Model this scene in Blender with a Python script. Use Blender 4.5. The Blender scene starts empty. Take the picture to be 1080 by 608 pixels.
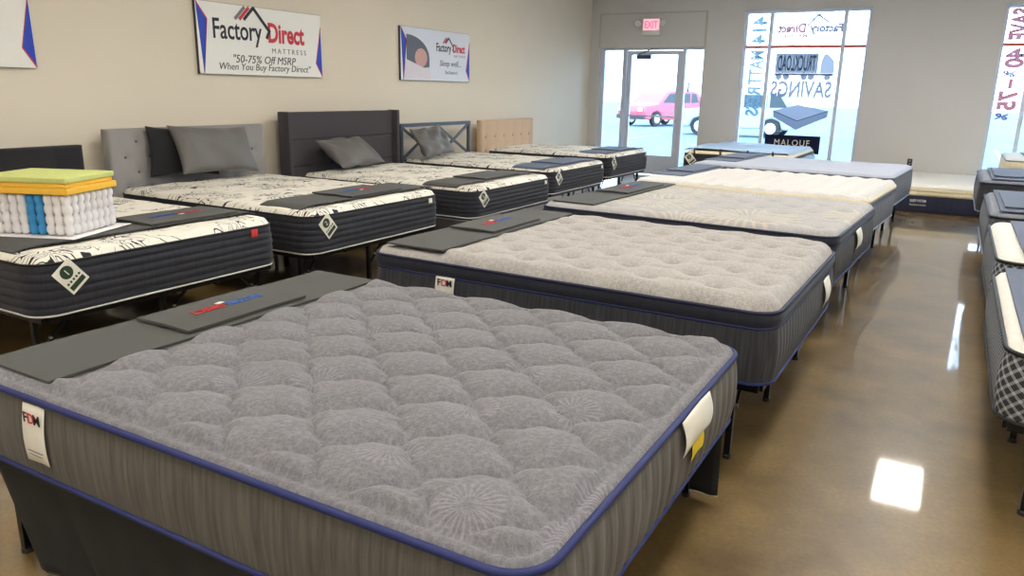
import bpy, math, random
import numpy as np
from mathutils import Matrix, Vector
random.seed(7); rng = np.random.default_rng(7)
PI = math.pi
C = bpy.context.scene.collection
sc = bpy.context.scene

# ------------------------------------------------------------------ materials
class NT:
    def __init__(s, name):
        s.m = bpy.data.materials.new(name); s.m.use_nodes = True
        s.t = s.m.node_tree; s.t.nodes.clear()
        s.out = s.t.nodes.new('ShaderNodeOutputMaterial')
    def put(s, sock, v):
        if v is None: return
        if hasattr(v, 'is_output'): s.t.links.new(v, sock)
        else:
            try: sock.default_value = v
            except Exception: sock.default_value = tuple(v) + (1,)
    def n(s, ty, ins=None, out=0, **props):
        nd = s.t.nodes.new('ShaderNode' + ty)
        for k, v in props.items(): setattr(nd, k, v)
        for k, v in (ins or {}).items(): s.put(nd.inputs[k], v)
        return nd.outputs[out]
    def math(s, op, a, b=None, c=None):
        return s.n('Math', {0: a, 1: b, 2: c}, operation=op)
    def vmath(s, op, a, b=None, out=0):
        return s.n('VectorMath', {0: a, 1: b}, out=out, operation=op)
    def coord(s, kind='Object'): return s.n('TexCoord', out=['Generated','Normal','UV','Object','Camera','Window','Reflection'].index(kind))
    def scale(s, v, sx, sy=None, sz=None):
        sy = sx if sy is None else sy; sz = sx if sz is None else sz
        return s.n('Mapping', {'Vector': v, 'Scale': (sx, sy, sz)})
    def noise(s, v, sc_, det=3, rough=.5, dist=0, out=0):
        return s.n('TexNoise', {'Vector': v, 'Scale': sc_, 'Detail': det, 'Roughness': rough, 'Distortion': dist}, out=out)
    def mix(s, f, a, b, blend='MIX'):
        nd = s.t.nodes.new('ShaderNodeMix'); nd.data_type = 'RGBA'; nd.blend_type = blend
        s.put(nd.inputs[0], f); s.put(nd.inputs[6], a if hasattr(a, 'is_output') else tuple(a)[:3] + (1,)); s.put(nd.inputs[7], b if hasattr(b, 'is_output') else tuple(b)[:3] + (1,))
        return nd.outputs[2]
    def ramp(s, f, a, b):   # smooth 0..1 from a to b
        return s.n('MapRange', {'Value': f, 'From Min': a, 'From Max': b, 'To Min': 0., 'To Max': 1.})
    def bsdf(s, col, rough=.6, bump=None, bstr=.3, bdist=.01, **kw):
        nd = s.t.nodes.new('ShaderNodeBsdfPrincipled')
        s.put(nd.inputs['Base Color'], col if hasattr(col, 'is_output') else tuple(col)[:3] + (1,))
        s.put(nd.inputs['Roughness'], rough)
        for k, v in kw.items(): s.put(nd.inputs[k], v)
        if bump is not None:
            b = s.n('Bump', {'Height': bump, 'Strength': bstr, 'Distance': bdist})
            s.t.links.new(b, nd.inputs['Normal'])
        s.t.links.new(nd.outputs[0], s.out.inputs[0])
        return s.m

def lin(r, g=None, b=None):   # sRGB 0-255 -> linear
    if g is None: g = b = r
    return tuple((c / 255 / 12.92) if c / 255 <= .04045 else ((c / 255 + .055) / 1.055) ** 2.4 for c in (r, g, b))

def simple(name, col, rough=.6, metallic=0., noise=0., nscale=40, bump=0., bscale=300, **kw):
    t = NT(name); co = t.coord()
    c = col
    if noise:
        f = t.noise(co, nscale, 3)
        c = t.mix(f, [x * (1 - noise) for x in col], [min(1, x * (1 + noise)) for x in col])
    b = t.noise(co, bscale, 2) if bump else None
    return t.bsdf(c, rough, b, bump, .002, Metallic=metallic, **kw)

M = {}
M['wall_paint'] = simple('wall_paint', lin(226, 217, 200), .75, noise=.03, nscale=2, bump=.15, bscale=180)
M['wall_far'] = simple('wall_paint_front', lin(206, 205, 205), .75, noise=.03, nscale=2, bump=.15, bscale=180)
M['ceiling'] = simple('ceiling_paint', lin(215, 212, 205), .8, noise=.03, nscale=3)
M['trim'] = simple('painted_trim', lin(190, 185, 178), .5, noise=.02)
M['alu'] = simple('anodised_aluminium', lin(205, 215, 232), .45, .15, noise=.05, nscale=8)
M['alu_pale'] = simple('pale_reveal', lin(185, 195, 205), .5, noise=.03)
M['bar_red'] = simple('red_brown_bar', lin(205, 110, 100), .5, noise=.05)
M['steel_black'] = simple('black_powder_coated_steel', lin(16, 16, 18), .35, .4, noise=.1)
M['steel_bolt'] = simple('zinc_bolt', lin(190, 190, 190), .3, 1., noise=.05)
M['metal_grey'] = simple('grey_painted_metal', lin(78, 86, 98), .35, .3, noise=.06)
M['white_plastic'] = simple('white_plastic', lin(225, 225, 222), .4, noise=.02)
M['dark_plastic'] = simple('dark_plastic', lin(35, 33, 34), .4, noise=.05)
M['paper'] = simple('white_card', lin(232, 230, 218), .7, noise=.03, nscale=60)
M['paper_yellow'] = simple('yellow_card', lin(230, 200, 30), .7, noise=.03)
M['ink_green'] = simple('dark_green_ink', lin(38, 66, 42), .6, noise=.03)
M['ink_navy'] = simple('navy_ink', lin(24, 26, 48), .5, noise=.02)
M['ink_red'] = simple('red_ink', lin(205, 48, 62), .5, noise=.02)
M['ink_grey'] = simple('grey_ink', lin(120, 120, 125), .5, noise=.02)
M['ink_dark'] = simple('charcoal_ink', lin(60, 60, 64), .5, noise=.02)
M['sign_blue'] = simple('blue_print', lin(28, 66, 190), .5, noise=.02)
M['sign_white'] = simple('sign_white', lin(240, 240, 236), .4, noise=.015)
M['sign_pale'] = simple('sign_pale_print', lin(222, 226, 236), .4, noise=.015)
M['skin_print'] = simple('printed_skin', lin(205, 160, 150), .5, noise=.08, nscale=20)
M['print_slate'] = simple('printed_slate', lin(92, 96, 108), .5, noise=.08, nscale=20)
M['print_white'] = simple('printed_linen', lin(222, 216, 224), .5, noise=.06, nscale=30)
M['thread_red'] = simple('red_thread', lin(190, 50, 50), .7, noise=.15, nscale=200)
M['thread_blue'] = simple('blue_thread', lin(50, 100, 185), .7, noise=.15, nscale=200)
M['thread_white'] = simple('white_thread', lin(225, 225, 220), .7, noise=.1, nscale=200)
M['pipe_blue'] = simple('blue_tape_edge', lin(24, 37, 96), .6, noise=.15, nscale=300, bump=.4, bscale=500)
M['pipe_navy'] = simple('navy_tape_edge', lin(24, 28, 62), .6, noise=.15, nscale=300, bump=.4, bscale=500)
M['pipe_black'] = simple('black_tape_edge', lin(20, 20, 24), .6, noise=.15, nscale=300)
M['pipe_white'] = simple('white_tape_edge', lin(200, 200, 196), .6, noise=.1, nscale=300)
M['pipe_grey'] = simple('grey_tape_edge', lin(120, 128, 145), .6, noise=.1, nscale=300)
M['skirt'] = simple('black_skirt_cloth', lin(26, 27, 27), .8, noise=.15, nscale=5, bump=.3, bscale=400)
M['foam_green'] = simple('green_foam', lin(204, 212, 132), .9, noise=.08, nscale=60, bump=.6, bscale=250)
M['foam_yellow'] = simple('yellow_foam', lin(242, 194, 72), .9, noise=.08, nscale=60, bump=.6, bscale=250)
M['coil_white'] = simple('white_coil_fabric', lin(228, 226, 228), .7, noise=.05, nscale=50, bump=.5, bscale=120)
M['coil_blue'] = simple('blue_coil_fabric', lin(55, 140, 195), .7, noise=.08, nscale=50, bump=.5, bscale=120)
M['rubber'] = simple('tyre_rubber', lin(30, 30, 32), .7, noise=.05)
M['car_red'] = simple('red_car_paint', (.62, .09, .13), .3, noise=.03)
M['car_pale'] = simple('pale_blue_car_paint', (.40, .47, .52), .3, noise=.03)
M['car_glass'] = simple('car_glass', (.03, .045, .055), .4, noise=.03)
M['chrome'] = simple('chrome', lin(200, 200, 205), .2, 1., noise=.03)
M['asphalt'] = simple('parking_asphalt', (.16, .205, .22), .9, noise=.12, nscale=3, bump=.3, bscale=60)
M['sidewalk'] = simple('sidewalk_concrete', (.17, .22, .24), .9, noise=.08, nscale=4, bump=.3, bscale=60)
M['paint_line'] = simple('parking_line_paint', (.30, .32, .34), .7, noise=.05)

def emis(name, col, s):
    t = NT(name)
    e = t.n('Emission', {'Color': tuple(col) + (1,), 'Strength': s})
    t.t.links.new(e, t.out.inputs[0]); return t.m
M['panel_light'] = emis('light_panel_diffuser', (1, .945, .86), 20.)
M['exit_red'] = emis('exit_red_glow', (1, .05, .12), 2.2)
M['exit_face'] = emis('exit_face_glow', (1, .42, .48), 1.0)

def glass_mat():
    t = NT('window_glass')
    tr = t.n('BsdfTransparent', {'Color': (.93, .98, 1, 1)})
    gl = t.n('BsdfGlossy', {'Color': (1, 1, 1, 1), 'Roughness': .02})
    fr = t.n('Fresnel', {'IOR': 1.45})
    mx = t.n('MixShader', {0: fr, 1: tr, 2: gl})
    t.t.links.new(mx, t.out.inputs[0]); return t.m
M['glass'] = glass_mat()

def vinyl(name, col, tr=.04):   # window lettering seen from the back: part opaque, part translucent
    t = NT(name)
    d = t.n('BsdfDiffuse', {'Color': tuple(col) + (1,)}); l = t.n('BsdfTranslucent', {'Color': tuple(col) + (1,)})
    mx = t.n('MixShader', {0: tr, 1: d, 2: l})
    tp = t.n('BsdfTransparent', {'Color': (1, 1, 1, 1)}); mx = t.n('MixShader', {0: .03, 1: mx, 2: tp})
    t.t.links.new(mx, t.out.inputs[0]); return t.m
M['vinyl_grey'] = vinyl('grey_vinyl', lin(135, 137, 158), .3)
M['vinyl_navy'] = vinyl('navy_vinyl', lin(92, 92, 135), .3)
M['vinyl_red'] = vinyl('red_vinyl', lin(170, 72, 92), .3)
M['vinyl_blue'] = vinyl('blue_vinyl', lin(130, 172, 200), .3)
M['vinyl_slate'] = vinyl('slate_vinyl', lin(128, 138, 158), .3)
M['vinyl_pale'] = vinyl('pale_vinyl', lin(158, 162, 180), .4)
M['vinyl_dark'] = vinyl('dark_vinyl', lin(40, 40, 66), .3)
M['vinyl_outline'] = vinyl('outline_vinyl', lin(70, 74, 100), .3)

def floor_mat():
    t = NT('polished_brown_concrete'); co = t.coord()
    big = t.noise(co, .55, 3, .5); mid = t.noise(co, 3.2, 4, .55); fine = t.noise(co, 55, 3, .6)
    strk = t.noise(t.scale(co, 9, 1.3, 1), 1.5, 4, .6)
    c = t.mix(t.ramp(big, .35, .65), lin(84, 66, 36), lin(118, 96, 58))
    c = t.mix(t.ramp(mid, .3, .72), c, lin(142, 120, 78))
    c = t.mix(t.math('MULTIPLY', t.ramp(fine, .35, .8), .4), c, lin(66, 52, 30))
    c = t.mix(t.math('MULTIPLY', t.ramp(strk, .45, .8), .3), c, lin(112, 90, 60))
    r = t.math('MULTIPLY_ADD', mid, .15, .31)
    return t.bsdf(c, r, t.noise(co, 2.5, 1), .03, .01, **{'Specular IOR Level': .5, 'Coat Weight': 1., 'Coat Roughness': .05, 'Coat IOR': 1.65})
M['floor'] = floor_mat()

def fans(t, co, S, rad, thresh, n, jit=1.):   # radial fan motifs scattered: mask of thin radiating lines
    uv = t.scale(co, S, S, 0)
    vt = t.t.nodes.new('ShaderNodeTexVoronoi'); vt.voronoi_dimensions = '2D'; vt.inputs['Scale'].default_value = 1.; vt.inputs['Randomness'].default_value = jit
    t.t.links.new(uv, vt.inputs['Vector'])
    d = t.vmath('SUBTRACT', uv, vt.outputs['Position'])
    sp = t.t.nodes.new('ShaderNodeSeparateXYZ'); t.t.links.new(d, sp.inputs[0])
    ang = t.math('ARCTAN2', sp.outputs[1], sp.outputs[0])
    w = t.math('SINE', t.math('MULTIPLY', ang, float(n)))
    cs = t.t.nodes.new('ShaderNodeSeparateColor'); t.t.links.new(vt.outputs['Color'], cs.inputs[0])
    on = t.math('LESS_THAN', cs.outputs[0], thresh)
    ins = t.math('MULTIPLY', t.ramp(vt.outputs['Distance'], rad * S, rad * S * .9), t.ramp(vt.outputs['Distance'], rad * S * .08, rad * S * .2))
    lines = t.ramp(w, .0, .7)
    reg = t.math('MULTIPLY', on, ins)
    return t.math('MULTIPLY', reg, lines), reg

def knit_mat(name, base, fleck, fan=None, fancol=None, fs=(4.2, .085, .42, 26), bstr=.5, mixf=.5):
    t = NT(name); co = t.coord()
    f2 = t.scale(co, 1, 1, 0)
    n1 = t.noise(f2, 260, 3, .6); n2 = t.noise(f2, 60, 3, .6, .3)
    v = t.t.nodes.new('ShaderNodeTexVoronoi'); v.feature = 'DISTANCE_TO_EDGE'; v.inputs['Scale'].default_value = 75
    ds = t.vmath('ADD', f2, t.vmath('SCALE', t.n('TexNoise', {'Vector': f2, 'Scale': 30.}, out=1), None)); 
    t.t.links.new(f2, v.inputs['Vector'])
    ln = t.ramp(v.outputs['Distance'], .09, .02)
    c = t.mix(n1, [x * .72 for x in base], [x * 1.28 for x in base])
    c = t.mix(t.math('MULTIPLY', t.ramp(n2, .45, .62), mixf), c, fleck)
    c = t.mix(t.math('MULTIPLY', ln, .35), c, fleck)
    h = t.math('ADD', n1, t.math('MULTIPLY', ln, .5))
    if fan:
        l, reg = fans(t, f2, fs[0], fs[1], fs[2], fs[3])
        c = t.mix(t.math('MULTIPLY', l, fan), c, fancol)
        h = t.math('ADD', h, t.math('MULTIPLY', l, 1.2))
    return t.bsdf(c, .9, h, bstr, .003, **{'Sheen Weight': .15})
M['top_grey'] = knit_mat('grey_knit_ticking', lin(104, 104, 110), lin(138, 136, 140), .35, lin(150, 146, 160))
M['top_beige'] = knit_mat('beige_knit_ticking', lin(156, 153, 150), lin(190, 186, 180), bstr=.6)
M['top_fan'] = knit_mat('grey_ticking_with_cream_fans', lin(164, 164, 165), lin(190, 188, 185), .5, lin(214, 203, 172), (1.4, .36, .6, 30))
M['top_pale'] = knit_mat('pale_blue_grey_ticking', lin(168, 174, 190), lin(190, 196, 208), bstr=.3)
M['top_dusk'] = knit_mat('slate_ticking', lin(112, 116, 126), lin(140, 146, 158), bstr=.3)
M['top_cream'] = knit_mat('cream_ticking', lin(206, 205, 204), lin(222, 220, 216), bstr=.35)
M['top_white'] = knit_mat('white_ticking', lin(222, 219, 210), lin(234, 232, 226), bstr=.35)
M['band_cream'] = knit_mat('cream_band', lin(226, 212, 178), lin(236, 228, 200), bstr=.35)

def swirl_mat():
    t = NT('cream_ticking_with_black_scrolls'); co = t.scale(t.coord(), 1, 1, 0)
    a = t.noise(co, 5.5, 1.2, .4, 1.2); b = t.noise(t.vmath('ADD', co, (7., 3., 0.)), 3.1, 1)
    m = t.math('MULTIPLY', a, 13.)
    fr = t.math('ABSOLUTE', t.math('SUBTRACT', t.math('FRACT', m), .5))
    line = t.ramp(fr, .15, .09)
    mask = t.ramp(b, .52, .55)
    dense = t.math('MULTIPLY', line, mask)
    a2 = t.noise(co, 2.6, 1, .4, 1.5)
    l2 = t.ramp(t.math('ABSOLUTE', t.math('SUBTRACT', t.math('FRACT', t.math('MULTIPLY', a2, 7.)), .5)), .06, .035)
    brk = t.ramp(t.noise(co, 7, 2), .46, .52)
    l2 = t.math('MULTIPLY', l2, brk)
    ink = t.math('MAXIMUM', dense, l2)
    v = t.t.nodes.new('ShaderNodeTexVoronoi'); v.inputs['Scale'].default_value = 90; t.t.links.new(co, v.inputs['Vector'])
    n1 = t.noise(co, 200, 2)
    base = t.mix(n1, lin(218, 214, 202), lin(240, 237, 228))
    c = t.mix(ink, base, lin(30, 30, 36))
    return t.bsdf(c, .85, v.outputs['Distance'], .35, .003)
M['swirl'] = swirl_mat()

def border_mat(name, dark, light, streak=80, lines=0., uvs=True):
    t = NT(name); uv = t.coord('UV')
    n1 = t.noise(t.scale(uv, streak, 4, 1), 1., 3, .6); n2 = t.noise(uv, 350, 2)
    c = t.mix(t.ramp(n1, .3, .7), dark, light)
    c = t.mix(t.math('MULTIPLY', n2, .35), c, [x * .5 for x in dark])
    return t.bsdf(c, .85, n2, .4, .003, **{'Sheen Weight': .1})
M['side_taupe'] = border_mat('grey_stretch_border', lin(70, 68, 63), lin(108, 104, 97))
M['side_char'] = border_mat('charcoal_ribbed_border', lin(34, 35, 39), lin(66, 68, 76))
M['side_navy'] = border_mat('navy_black_gusset', lin(24, 27, 40), lin(34, 38, 54), 30)
M['side_dark'] = border_mat('dark_charcoal_channel_border', lin(28, 30, 38), lin(45, 48, 60), 120)
M['side_slate'] = border_mat('dark_slate_border', lin(62, 64, 72), lin(104, 108, 122))
M['box_navy'] = border_mat('navy_foundation_cloth', lin(30, 34, 58), lin(44, 48, 76), 60)

def plaid_mat():
    t = NT('black_and_white_diagonal_plaid'); uv = t.coord('UV')
    s = t.t.nodes.new('ShaderNodeSeparateXYZ'); t.t.links.new(uv, s.inputs[0])
    u, v = s.outputs[0], s.outputs[1]
    def band(x, k, w):
        return t.ramp(t.math('ABSOLUTE', t.math('SUBTRACT', t.math('FRACT', t.math('MULTIPLY', x, k)), .5)), w + .06, w)
    a = t.math('ADD', u, v); b = t.math('SUBTRACT', u, v)
    A = t.math('MULTIPLY', band(a, 22, .14), .8); B = t.math('MULTIPLY', band(b, 22, .14), .8)
    fa = band(a, 88, .2)
    f = t.math('ADD', t.math('MULTIPLY', t.math('ADD', A, B), .5), t.math('MULTIPLY', fa, .08))
    c = t.mix(f, lin(26, 28, 33), lin(196, 202, 210))
    return t.bsdf(c, .85, t.noise(uv, 300, 2), .3, .003)
M['plaid'] = plaid_mat()

def cloth(name, col, var=.18, weave=260, rough=.9, bstr=.5):
    t = NT(name); co = t.coord()
    n1 = t.noise(co, weave, 3, .7); n2 = t.noise(co, 6, 3)
    c = t.mix(n1, [x * (1 - var) for x in col], [x * (1 + var) for x in col])
    c = t.mix(t.math('MULTIPLY', n2, .2), c, [x * .8 for x in col])
    return t.bsdf(c, rough, n1, bstr, .002, **{'Sheen Weight': .1})
M['felt'] = cloth('charcoal_felt', lin(66, 67, 65))
M['felt_blue'] = cloth('slate_felt', lin(86, 97, 120))
M['hb_black'] = cloth('black_upholstery', lin(30, 31, 36))
M['hb_grey'] = cloth('grey_linen_upholstery', lin(150, 148, 148), .1)
M['hb_char'] = cloth('charcoal_linen_upholstery', lin(66, 62, 68), .15, 180)
M['hb_beige'] = cloth('beige_upholstery', lin(208, 180, 152), .1)
M['button'] = cloth('covered_button', lin(96, 94, 96), .1)
M['button_beige'] = cloth('beige_covered_button', lin(170, 140, 112), .1)
M['pillow_grey'] = cloth('grey_satin_pillowcase', lin(98, 96, 95), .06, 400, .5, .15)
M['pillow_black'] = cloth('black_pillowcase', lin(24, 24, 27), .1, 300)
M['protector'] = cloth('pale_blue_protector_cloth', lin(168, 190, 214), .06, 200, .7, .2)

# ------------------------------------------------------------------ mesh helpers
def mesh_obj(name, V, F, mat, parent=None, smooth=False, loc=None, rot=None, uv=None, label=None, mats=None, fmat=None):
    me = bpy.data.meshes.new(name)
    me.from_pydata([tuple(v) for v in V], [], [tuple(f) for f in F])
    if mat: me.materials.append(mat)
    for m_ in (mats or []): me.materials.append(m_)
    if fmat is not None: me.polygons.foreach_set('material_index', fmat)
    if uv is not None:
        l = me.uv_layers.new(name='UVMap')
        idx = np.empty(len(me.loops), dtype=np.int32); me.loops.foreach_get('vertex_index', idx)
        l.data.foreach_set('uv', np.asarray(uv, dtype=np.float32)[idx].ravel())
    if smooth: me.polygons.foreach_set('use_smooth', [True] * len(me.polygons))
    me.update()
    o = bpy.data.objects.new(name, me); C.objects.link(o)
    if parent: o.parent = parent
    if loc is not None: o.location = loc
    if rot is not None: o.rotation_euler = rot
    if label: o['label'] = label
    return o

class MB:
    def __init__(s): s.V = []; s.F = []
    def add(s, V, F):
        b = len(s.V); s.V += [tuple(map(float, v)) for v in V]; s.F += [tuple(i + b for i in f) for f in F]; return s
    def box(s, x0, x1, y0, y1, z0, z1):
        V = [(x, y, z) for z in (z0, z1) for y in (y0, y1) for x in (x0, x1)]
        return s.add(V, [(0,2,3,1),(4,5,7,6),(0,1,5,4),(2,6,7,3),(0,4,6,2),(1,3,7,5)])
    def bar(s, p, q, w, h=None):   # square bar between two points
        h = h or w; p = Vector(p); q = Vector(q); d = (q - p).normalized()
        up = Vector((0, 0, 1)) if abs(d.z) < .95 else Vector((1, 0, 0))
        a = d.cross(up).normalized() * w / 2; b = a.normalized().cross(d).normalized() * h / 2
        V = [tuple(c + i * a + j * b) for c in (p, q) for i, j in ((-1,-1),(1,-1),(1,1),(-1,1))]
        return s.add(V, [(0,1,2,3),(7,6,5,4),(0,4,5,1),(1,5,6,2),(2,6,7,3),(3,7,4,0)])
    def tube(s, pts, r, n=8, closed=False):
        pts = [Vector(p) for p in pts]; N = len(pts); V = []; F = []
        for i, p in enumerate(pts):
            a = pts[(i - 1) % N] if (closed or i > 0) else pts[i]; b = pts[(i + 1) % N] if (closed or i < N - 1) else pts[i]
            d = (b - a).normalized(); up = Vector((0, 0, 1)) if abs(d.z) < .95 else Vector((1, 0, 0))
            x = d.cross(up).normalized(); y = x.cross(d).normalized()
            rr = r[i] if isinstance(r, (list, tuple)) else r
            V += [tuple(p + x * math.cos(2*PI*k/n) * rr + y * math.sin(2*PI*k/n) * rr) for k in range(n)]
        for i in range(N if closed else N - 1):
            j = (i + 1) % N
            F += [(i*n+k, i*n+(k+1)%n, j*n+(k+1)%n, j*n+k) for k in range(n)]
        if not closed: F += [tuple(range(n))[::-1], tuple((N-1)*n + k for k in range(n))]
        return s.add(V, F)
    def prism(s, poly, ax, a, b):   # polygon extruded along axis ax from a to b; poly in the two other axes (order x,y,z)
        n = len(poly); V = []
        for t in (a, b):
            for (u, v) in poly:
                V.append({'x': (t, u, v), 'y': (u, t, v), 'z': (u, v, t)}[ax])
        return s.add(V, [tuple(range(n))[::-1], tuple(range(n, 2*n))] + [(i, (i+1)%n, n+(i+1)%n, n+i) for i in range(n)])
    def lathe(s, prof, c=(0,0,0), n=20, ax='z'):
        V = []; 
        for (r, h) in prof:
            for k in range(n):
                a = 2*PI*k/n; p = (r*math.cos(a), r*math.sin(a), h)
                if ax == 'y': p = (p[0], p[2], p[1])
                if ax == 'x': p = (p[2], p[0], p[1])
                V.append((p[0]+c[0], p[1]+c[1], p[2]+c[2]))
        m_ = len(prof); F = [(i*n+k, i*n+(k+1)%n, (i+1)*n+(k+1)%n, (i+1)*n+k) for i in range(m_-1) for k in range(n)]
        F += [tuple(range(n))[::-1], tuple((m_-1)*n+k for k in range(n))]
        return s.add(V, F)
    def flat(s, *polys, y=0.):   # flat film shapes in the xz plane
        for P in polys: s.add([(a, y, b) for a, b in P], [tuple(range(len(P)))])
        return s
    def strip(s, p, q, w, y=0.):
        dx, dz = q[0]-p[0], q[1]-p[1]; L = math.hypot(dx, dz); nx, nz = -dz/L*w/2, dx/L*w/2
        return s.flat([(p[0]+nx, p[1]+nz), (q[0]+nx, q[1]+nz), (q[0]-nx, q[1]-nz), (p[0]-nx, p[1]-nz)], y=y)
    def o(s, name, mat, parent=None, bevel=0, smooth=False, **kw):
        ob = mesh_obj(name, s.V, s.F, mat, parent, smooth, **kw)
        if bevel:
            b = ob.modifiers.new('bevel', 'BEVEL'); b.width = bevel; b.segments = 3; b.limit_method = 'ANGLE'
        return ob

def fix_normals(o):
    import bmesh
    bm = bmesh.new(); bm.from_mesh(o.data); bmesh.ops.recalc_face_normals(bm, faces=bm.faces); bm.to_mesh(o.data); bm.free(); return o

def thing(name, label, cat, loc=(0,0,0), rz=0, group=None, rot=None):
    o = bpy.data.objects.new(name, None); C.objects.link(o); o.empty_display_size = .1
    o.location = loc; o.rotation_euler = rot or (0, 0, rz); o['label'] = label; o['category'] = cat
    if group: o['group'] = group
    return o
def tag(o, label, cat, group=None):
    o['label'] = label; o['category'] = cat
    if group: o['group'] = group
    return o
def struct(o): o['kind'] = 'structure'; return o
def dup(o, parent=None):
    c = o.copy(); C.objects.link(c); c.parent = parent
    for ch in list(o.children): dup(ch, c)
    return c

def text_mesh(body, w=None, h=None, depth=.0008, bold=0., mirror=False, shear=0., align='CENTER', spacing=1.):
    cu = bpy.data.curves.new('lettering', 'FONT'); cu.body = body; cu.extrude = depth; cu.offset = bold; cu.shear = shear
    cu.align_x = align; cu.size = 1; cu.space_character = spacing; cu.resolution_u = 3
    o = bpy.data.objects.new('lettering', cu); C.objects.link(o)
    bpy.context.view_layer.update()
    me = bpy.data.meshes.new_from_object(o.evaluated_get(bpy.context.evaluated_depsgraph_get()))
    bpy.data.objects.remove(o); bpy.data.curves.remove(cu)
    co = np.empty(len(me.vertices)*3); me.vertices.foreach_get('co', co); co = co.reshape(-1, 3)
    lo, hi = co[:, :2].min(0), co[:, :2].max(0); sz = hi - lo; ctr = (lo + hi) / 2
    sx = (w / sz[0]) if w else (h / sz[1]); sy = (h / sz[1]) if h else sx
    co[:, 0] = (co[:, 0] - ctr[0]) * sx * (-1 if mirror else 1); co[:, 1] = (co[:, 1] - ctr[1]) * sy
    me.vertices.foreach_set('co', co.ravel()); me.update(); me.materials.clear()
    return me
def text(body, mat, parent, loc, rot, **kw):
    me = text_mesh(body, **kw); me.materials.append(mat); me.name = 'lettering'
    o = bpy.data.objects.new('lettering', me); C.objects.link(o); o.parent = parent; o.location = loc
    if isinstance(rot, Matrix): o.rotation_euler = rot.to_euler()
    else: o.rotation_euler = rot
    return o

# ------------------------------------------------------------------ mattress builder
def perimeter(a, b, r, ds):
    P = []; N = []
    def seg(p, q, n):
        L = math.dist(p, q); k = max(1, int(L / ds))
        for i in range(k):
            t = i / k; P.append((p[0]+(q[0]-p[0])*t, p[1]+(q[1]-p[1])*t)); N.append(n)
    def arc(cx, cy, a0):
        k = max(6, int(r * PI / 2 / ds))
        for i in range(k):
            t = a0 + PI/2*i/k; P.append((cx+r*math.cos(t), cy+r*math.sin(t))); N.append((math.cos(t), math.sin(t)))
    seg((a, -b+r), (a, b-r), (1, 0)); arc(a-r, b-r, 0)
    seg((a-r, b), (-a+r, b), (0, 1)); arc(-a+r, b-r, PI/2)
    seg((-a, b-r), (-a, -b+r), (-1, 0)); arc(-a+r, -b+r, PI)
    seg((-a+r, -b), (a-r, -b), (0, -1)); arc(a-r, -b+r, 1.5*PI)
    P = np.array(P); N = np.array(N); d = np.linalg.norm(np.roll(P, -1, 0) - P, axis=1)
    S = np.concatenate([[0], np.cumsum(d)[:-1]])
    return P, N, S, d.sum()

def side_mesh(name, a, b, r, z0, z1, pat, mat, parent, ds=.012, nz=14, bulge=.008, label=None):
    P, N, S, tot = perimeter(a, b, r, ds); n = len(P); V = []; UV = []
    for j in range(nz + 1):
        t = j / nz; z = z0 + (z1 - z0) * t
        off = bulge * math.sin(PI * t) + pat(S, t, N, tot)
        Q = P + N * np.asarray(off).reshape(-1, 1) if np.ndim(off) else P + N * off
        V.append(np.column_stack([Q, np.full(n, z)])); UV.append(np.column_stack([S, np.full(n, z)]))
    V = np.concatenate(V); UV = np.concatenate(UV)
    F = [(j*n+i, j*n+(i+1) % n, (j+1)*n+(i+1) % n, (j+1)*n+i) for j in range(nz) for i in range(n)]
    F.append(tuple(range(n))[::-1])
    return mesh_obj(name, V, F, mat, parent, True, uv=UV, label=label)

def pat_flat(S, t, N, tot): return 0.
def pat_ribs(sp, amp, endamp=None):
    def f(S, t, N, tot):
        k = round(tot / sp); e = math.sin(PI * min(1, max(0, t))) ** .35
        A = amp + (0 if endamp is None else (endamp - amp)) * np.abs(N[:, 0]) ** 2
        return A * e * np.abs(np.sin(PI * S * k / tot)) ** .5
    return f
def pat_channels(k, amp):
    def f(S, t, N, tot): return amp * abs(math.sin(PI * k * t)) ** .5 * (1 + .25 * np.sin(S * 9 + k * t * 2)) * (0 if t in (0, 1) else 1)
    return f

def top_mesh(name, a, b, r, z, hfun, crown, mat, parent, step=.01, label=None, roll=.03):
    nx = int(2*a/step); ny = int(2*b/step)
    X, Y = np.meshgrid(np.linspace(-a, a, nx+1), np.linspace(-b, b, ny+1), indexing='xy')
    s = np.maximum(np.abs(X)/a, np.abs(Y)/b); s[s == 0] = 1e-6
    qx, qy = X/s, Y/s
    dx = np.maximum(np.abs(qx)-(a-r), 0); dy = np.maximum(np.abs(qy)-(b-r), 0); inc = (dx > 0) & (dy > 0)
    L = np.sqrt(dx**2+dy**2); L[L == 0] = 1
    tx = np.where(inc, np.sign(qx)*(a-r+dx/L*r), qx); ty = np.where(inc, np.sign(qy)*(b-r+dy/L*r), qy)
    X = X + (tx-qx)*s**8; Y = Y + (ty-qy)*s**8
    gx = np.abs(X)-(a-r); gy = np.abs(Y)-(b-r)
    D = r - (np.sqrt(np.maximum(gx, 0)**2+np.maximum(gy, 0)**2) + np.minimum(np.maximum(gx, gy), 0)); D = np.maximum(D, 0)
    Z = z + crown*np.sqrt(np.clip(1-(1-np.clip(D/roll, 0, 1))**2, 0, 1)) + hfun(X, Y, D)
    V = np.stack([X, Y, Z], -1).reshape(-1, 3); w = nx+1
    F = [(j*w+i, j*w+i+1, (j+1)*w+i+1, (j+1)*w+i) for j in range(ny) for i in range(nx)]
    return mesh_obj(name, V, F, mat, parent, True, label=label)

def piping(name, a, b, r, z, rad, mat, parent, out=.004, label=None):
    P, N, S, _ = perimeter(a+out, b+out, r+out, .03)
    return MB().tube([(p[0], p[1], z) for p in P], rad, 8, True).o(name, mat, parent, smooth=True, label=label)

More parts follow.
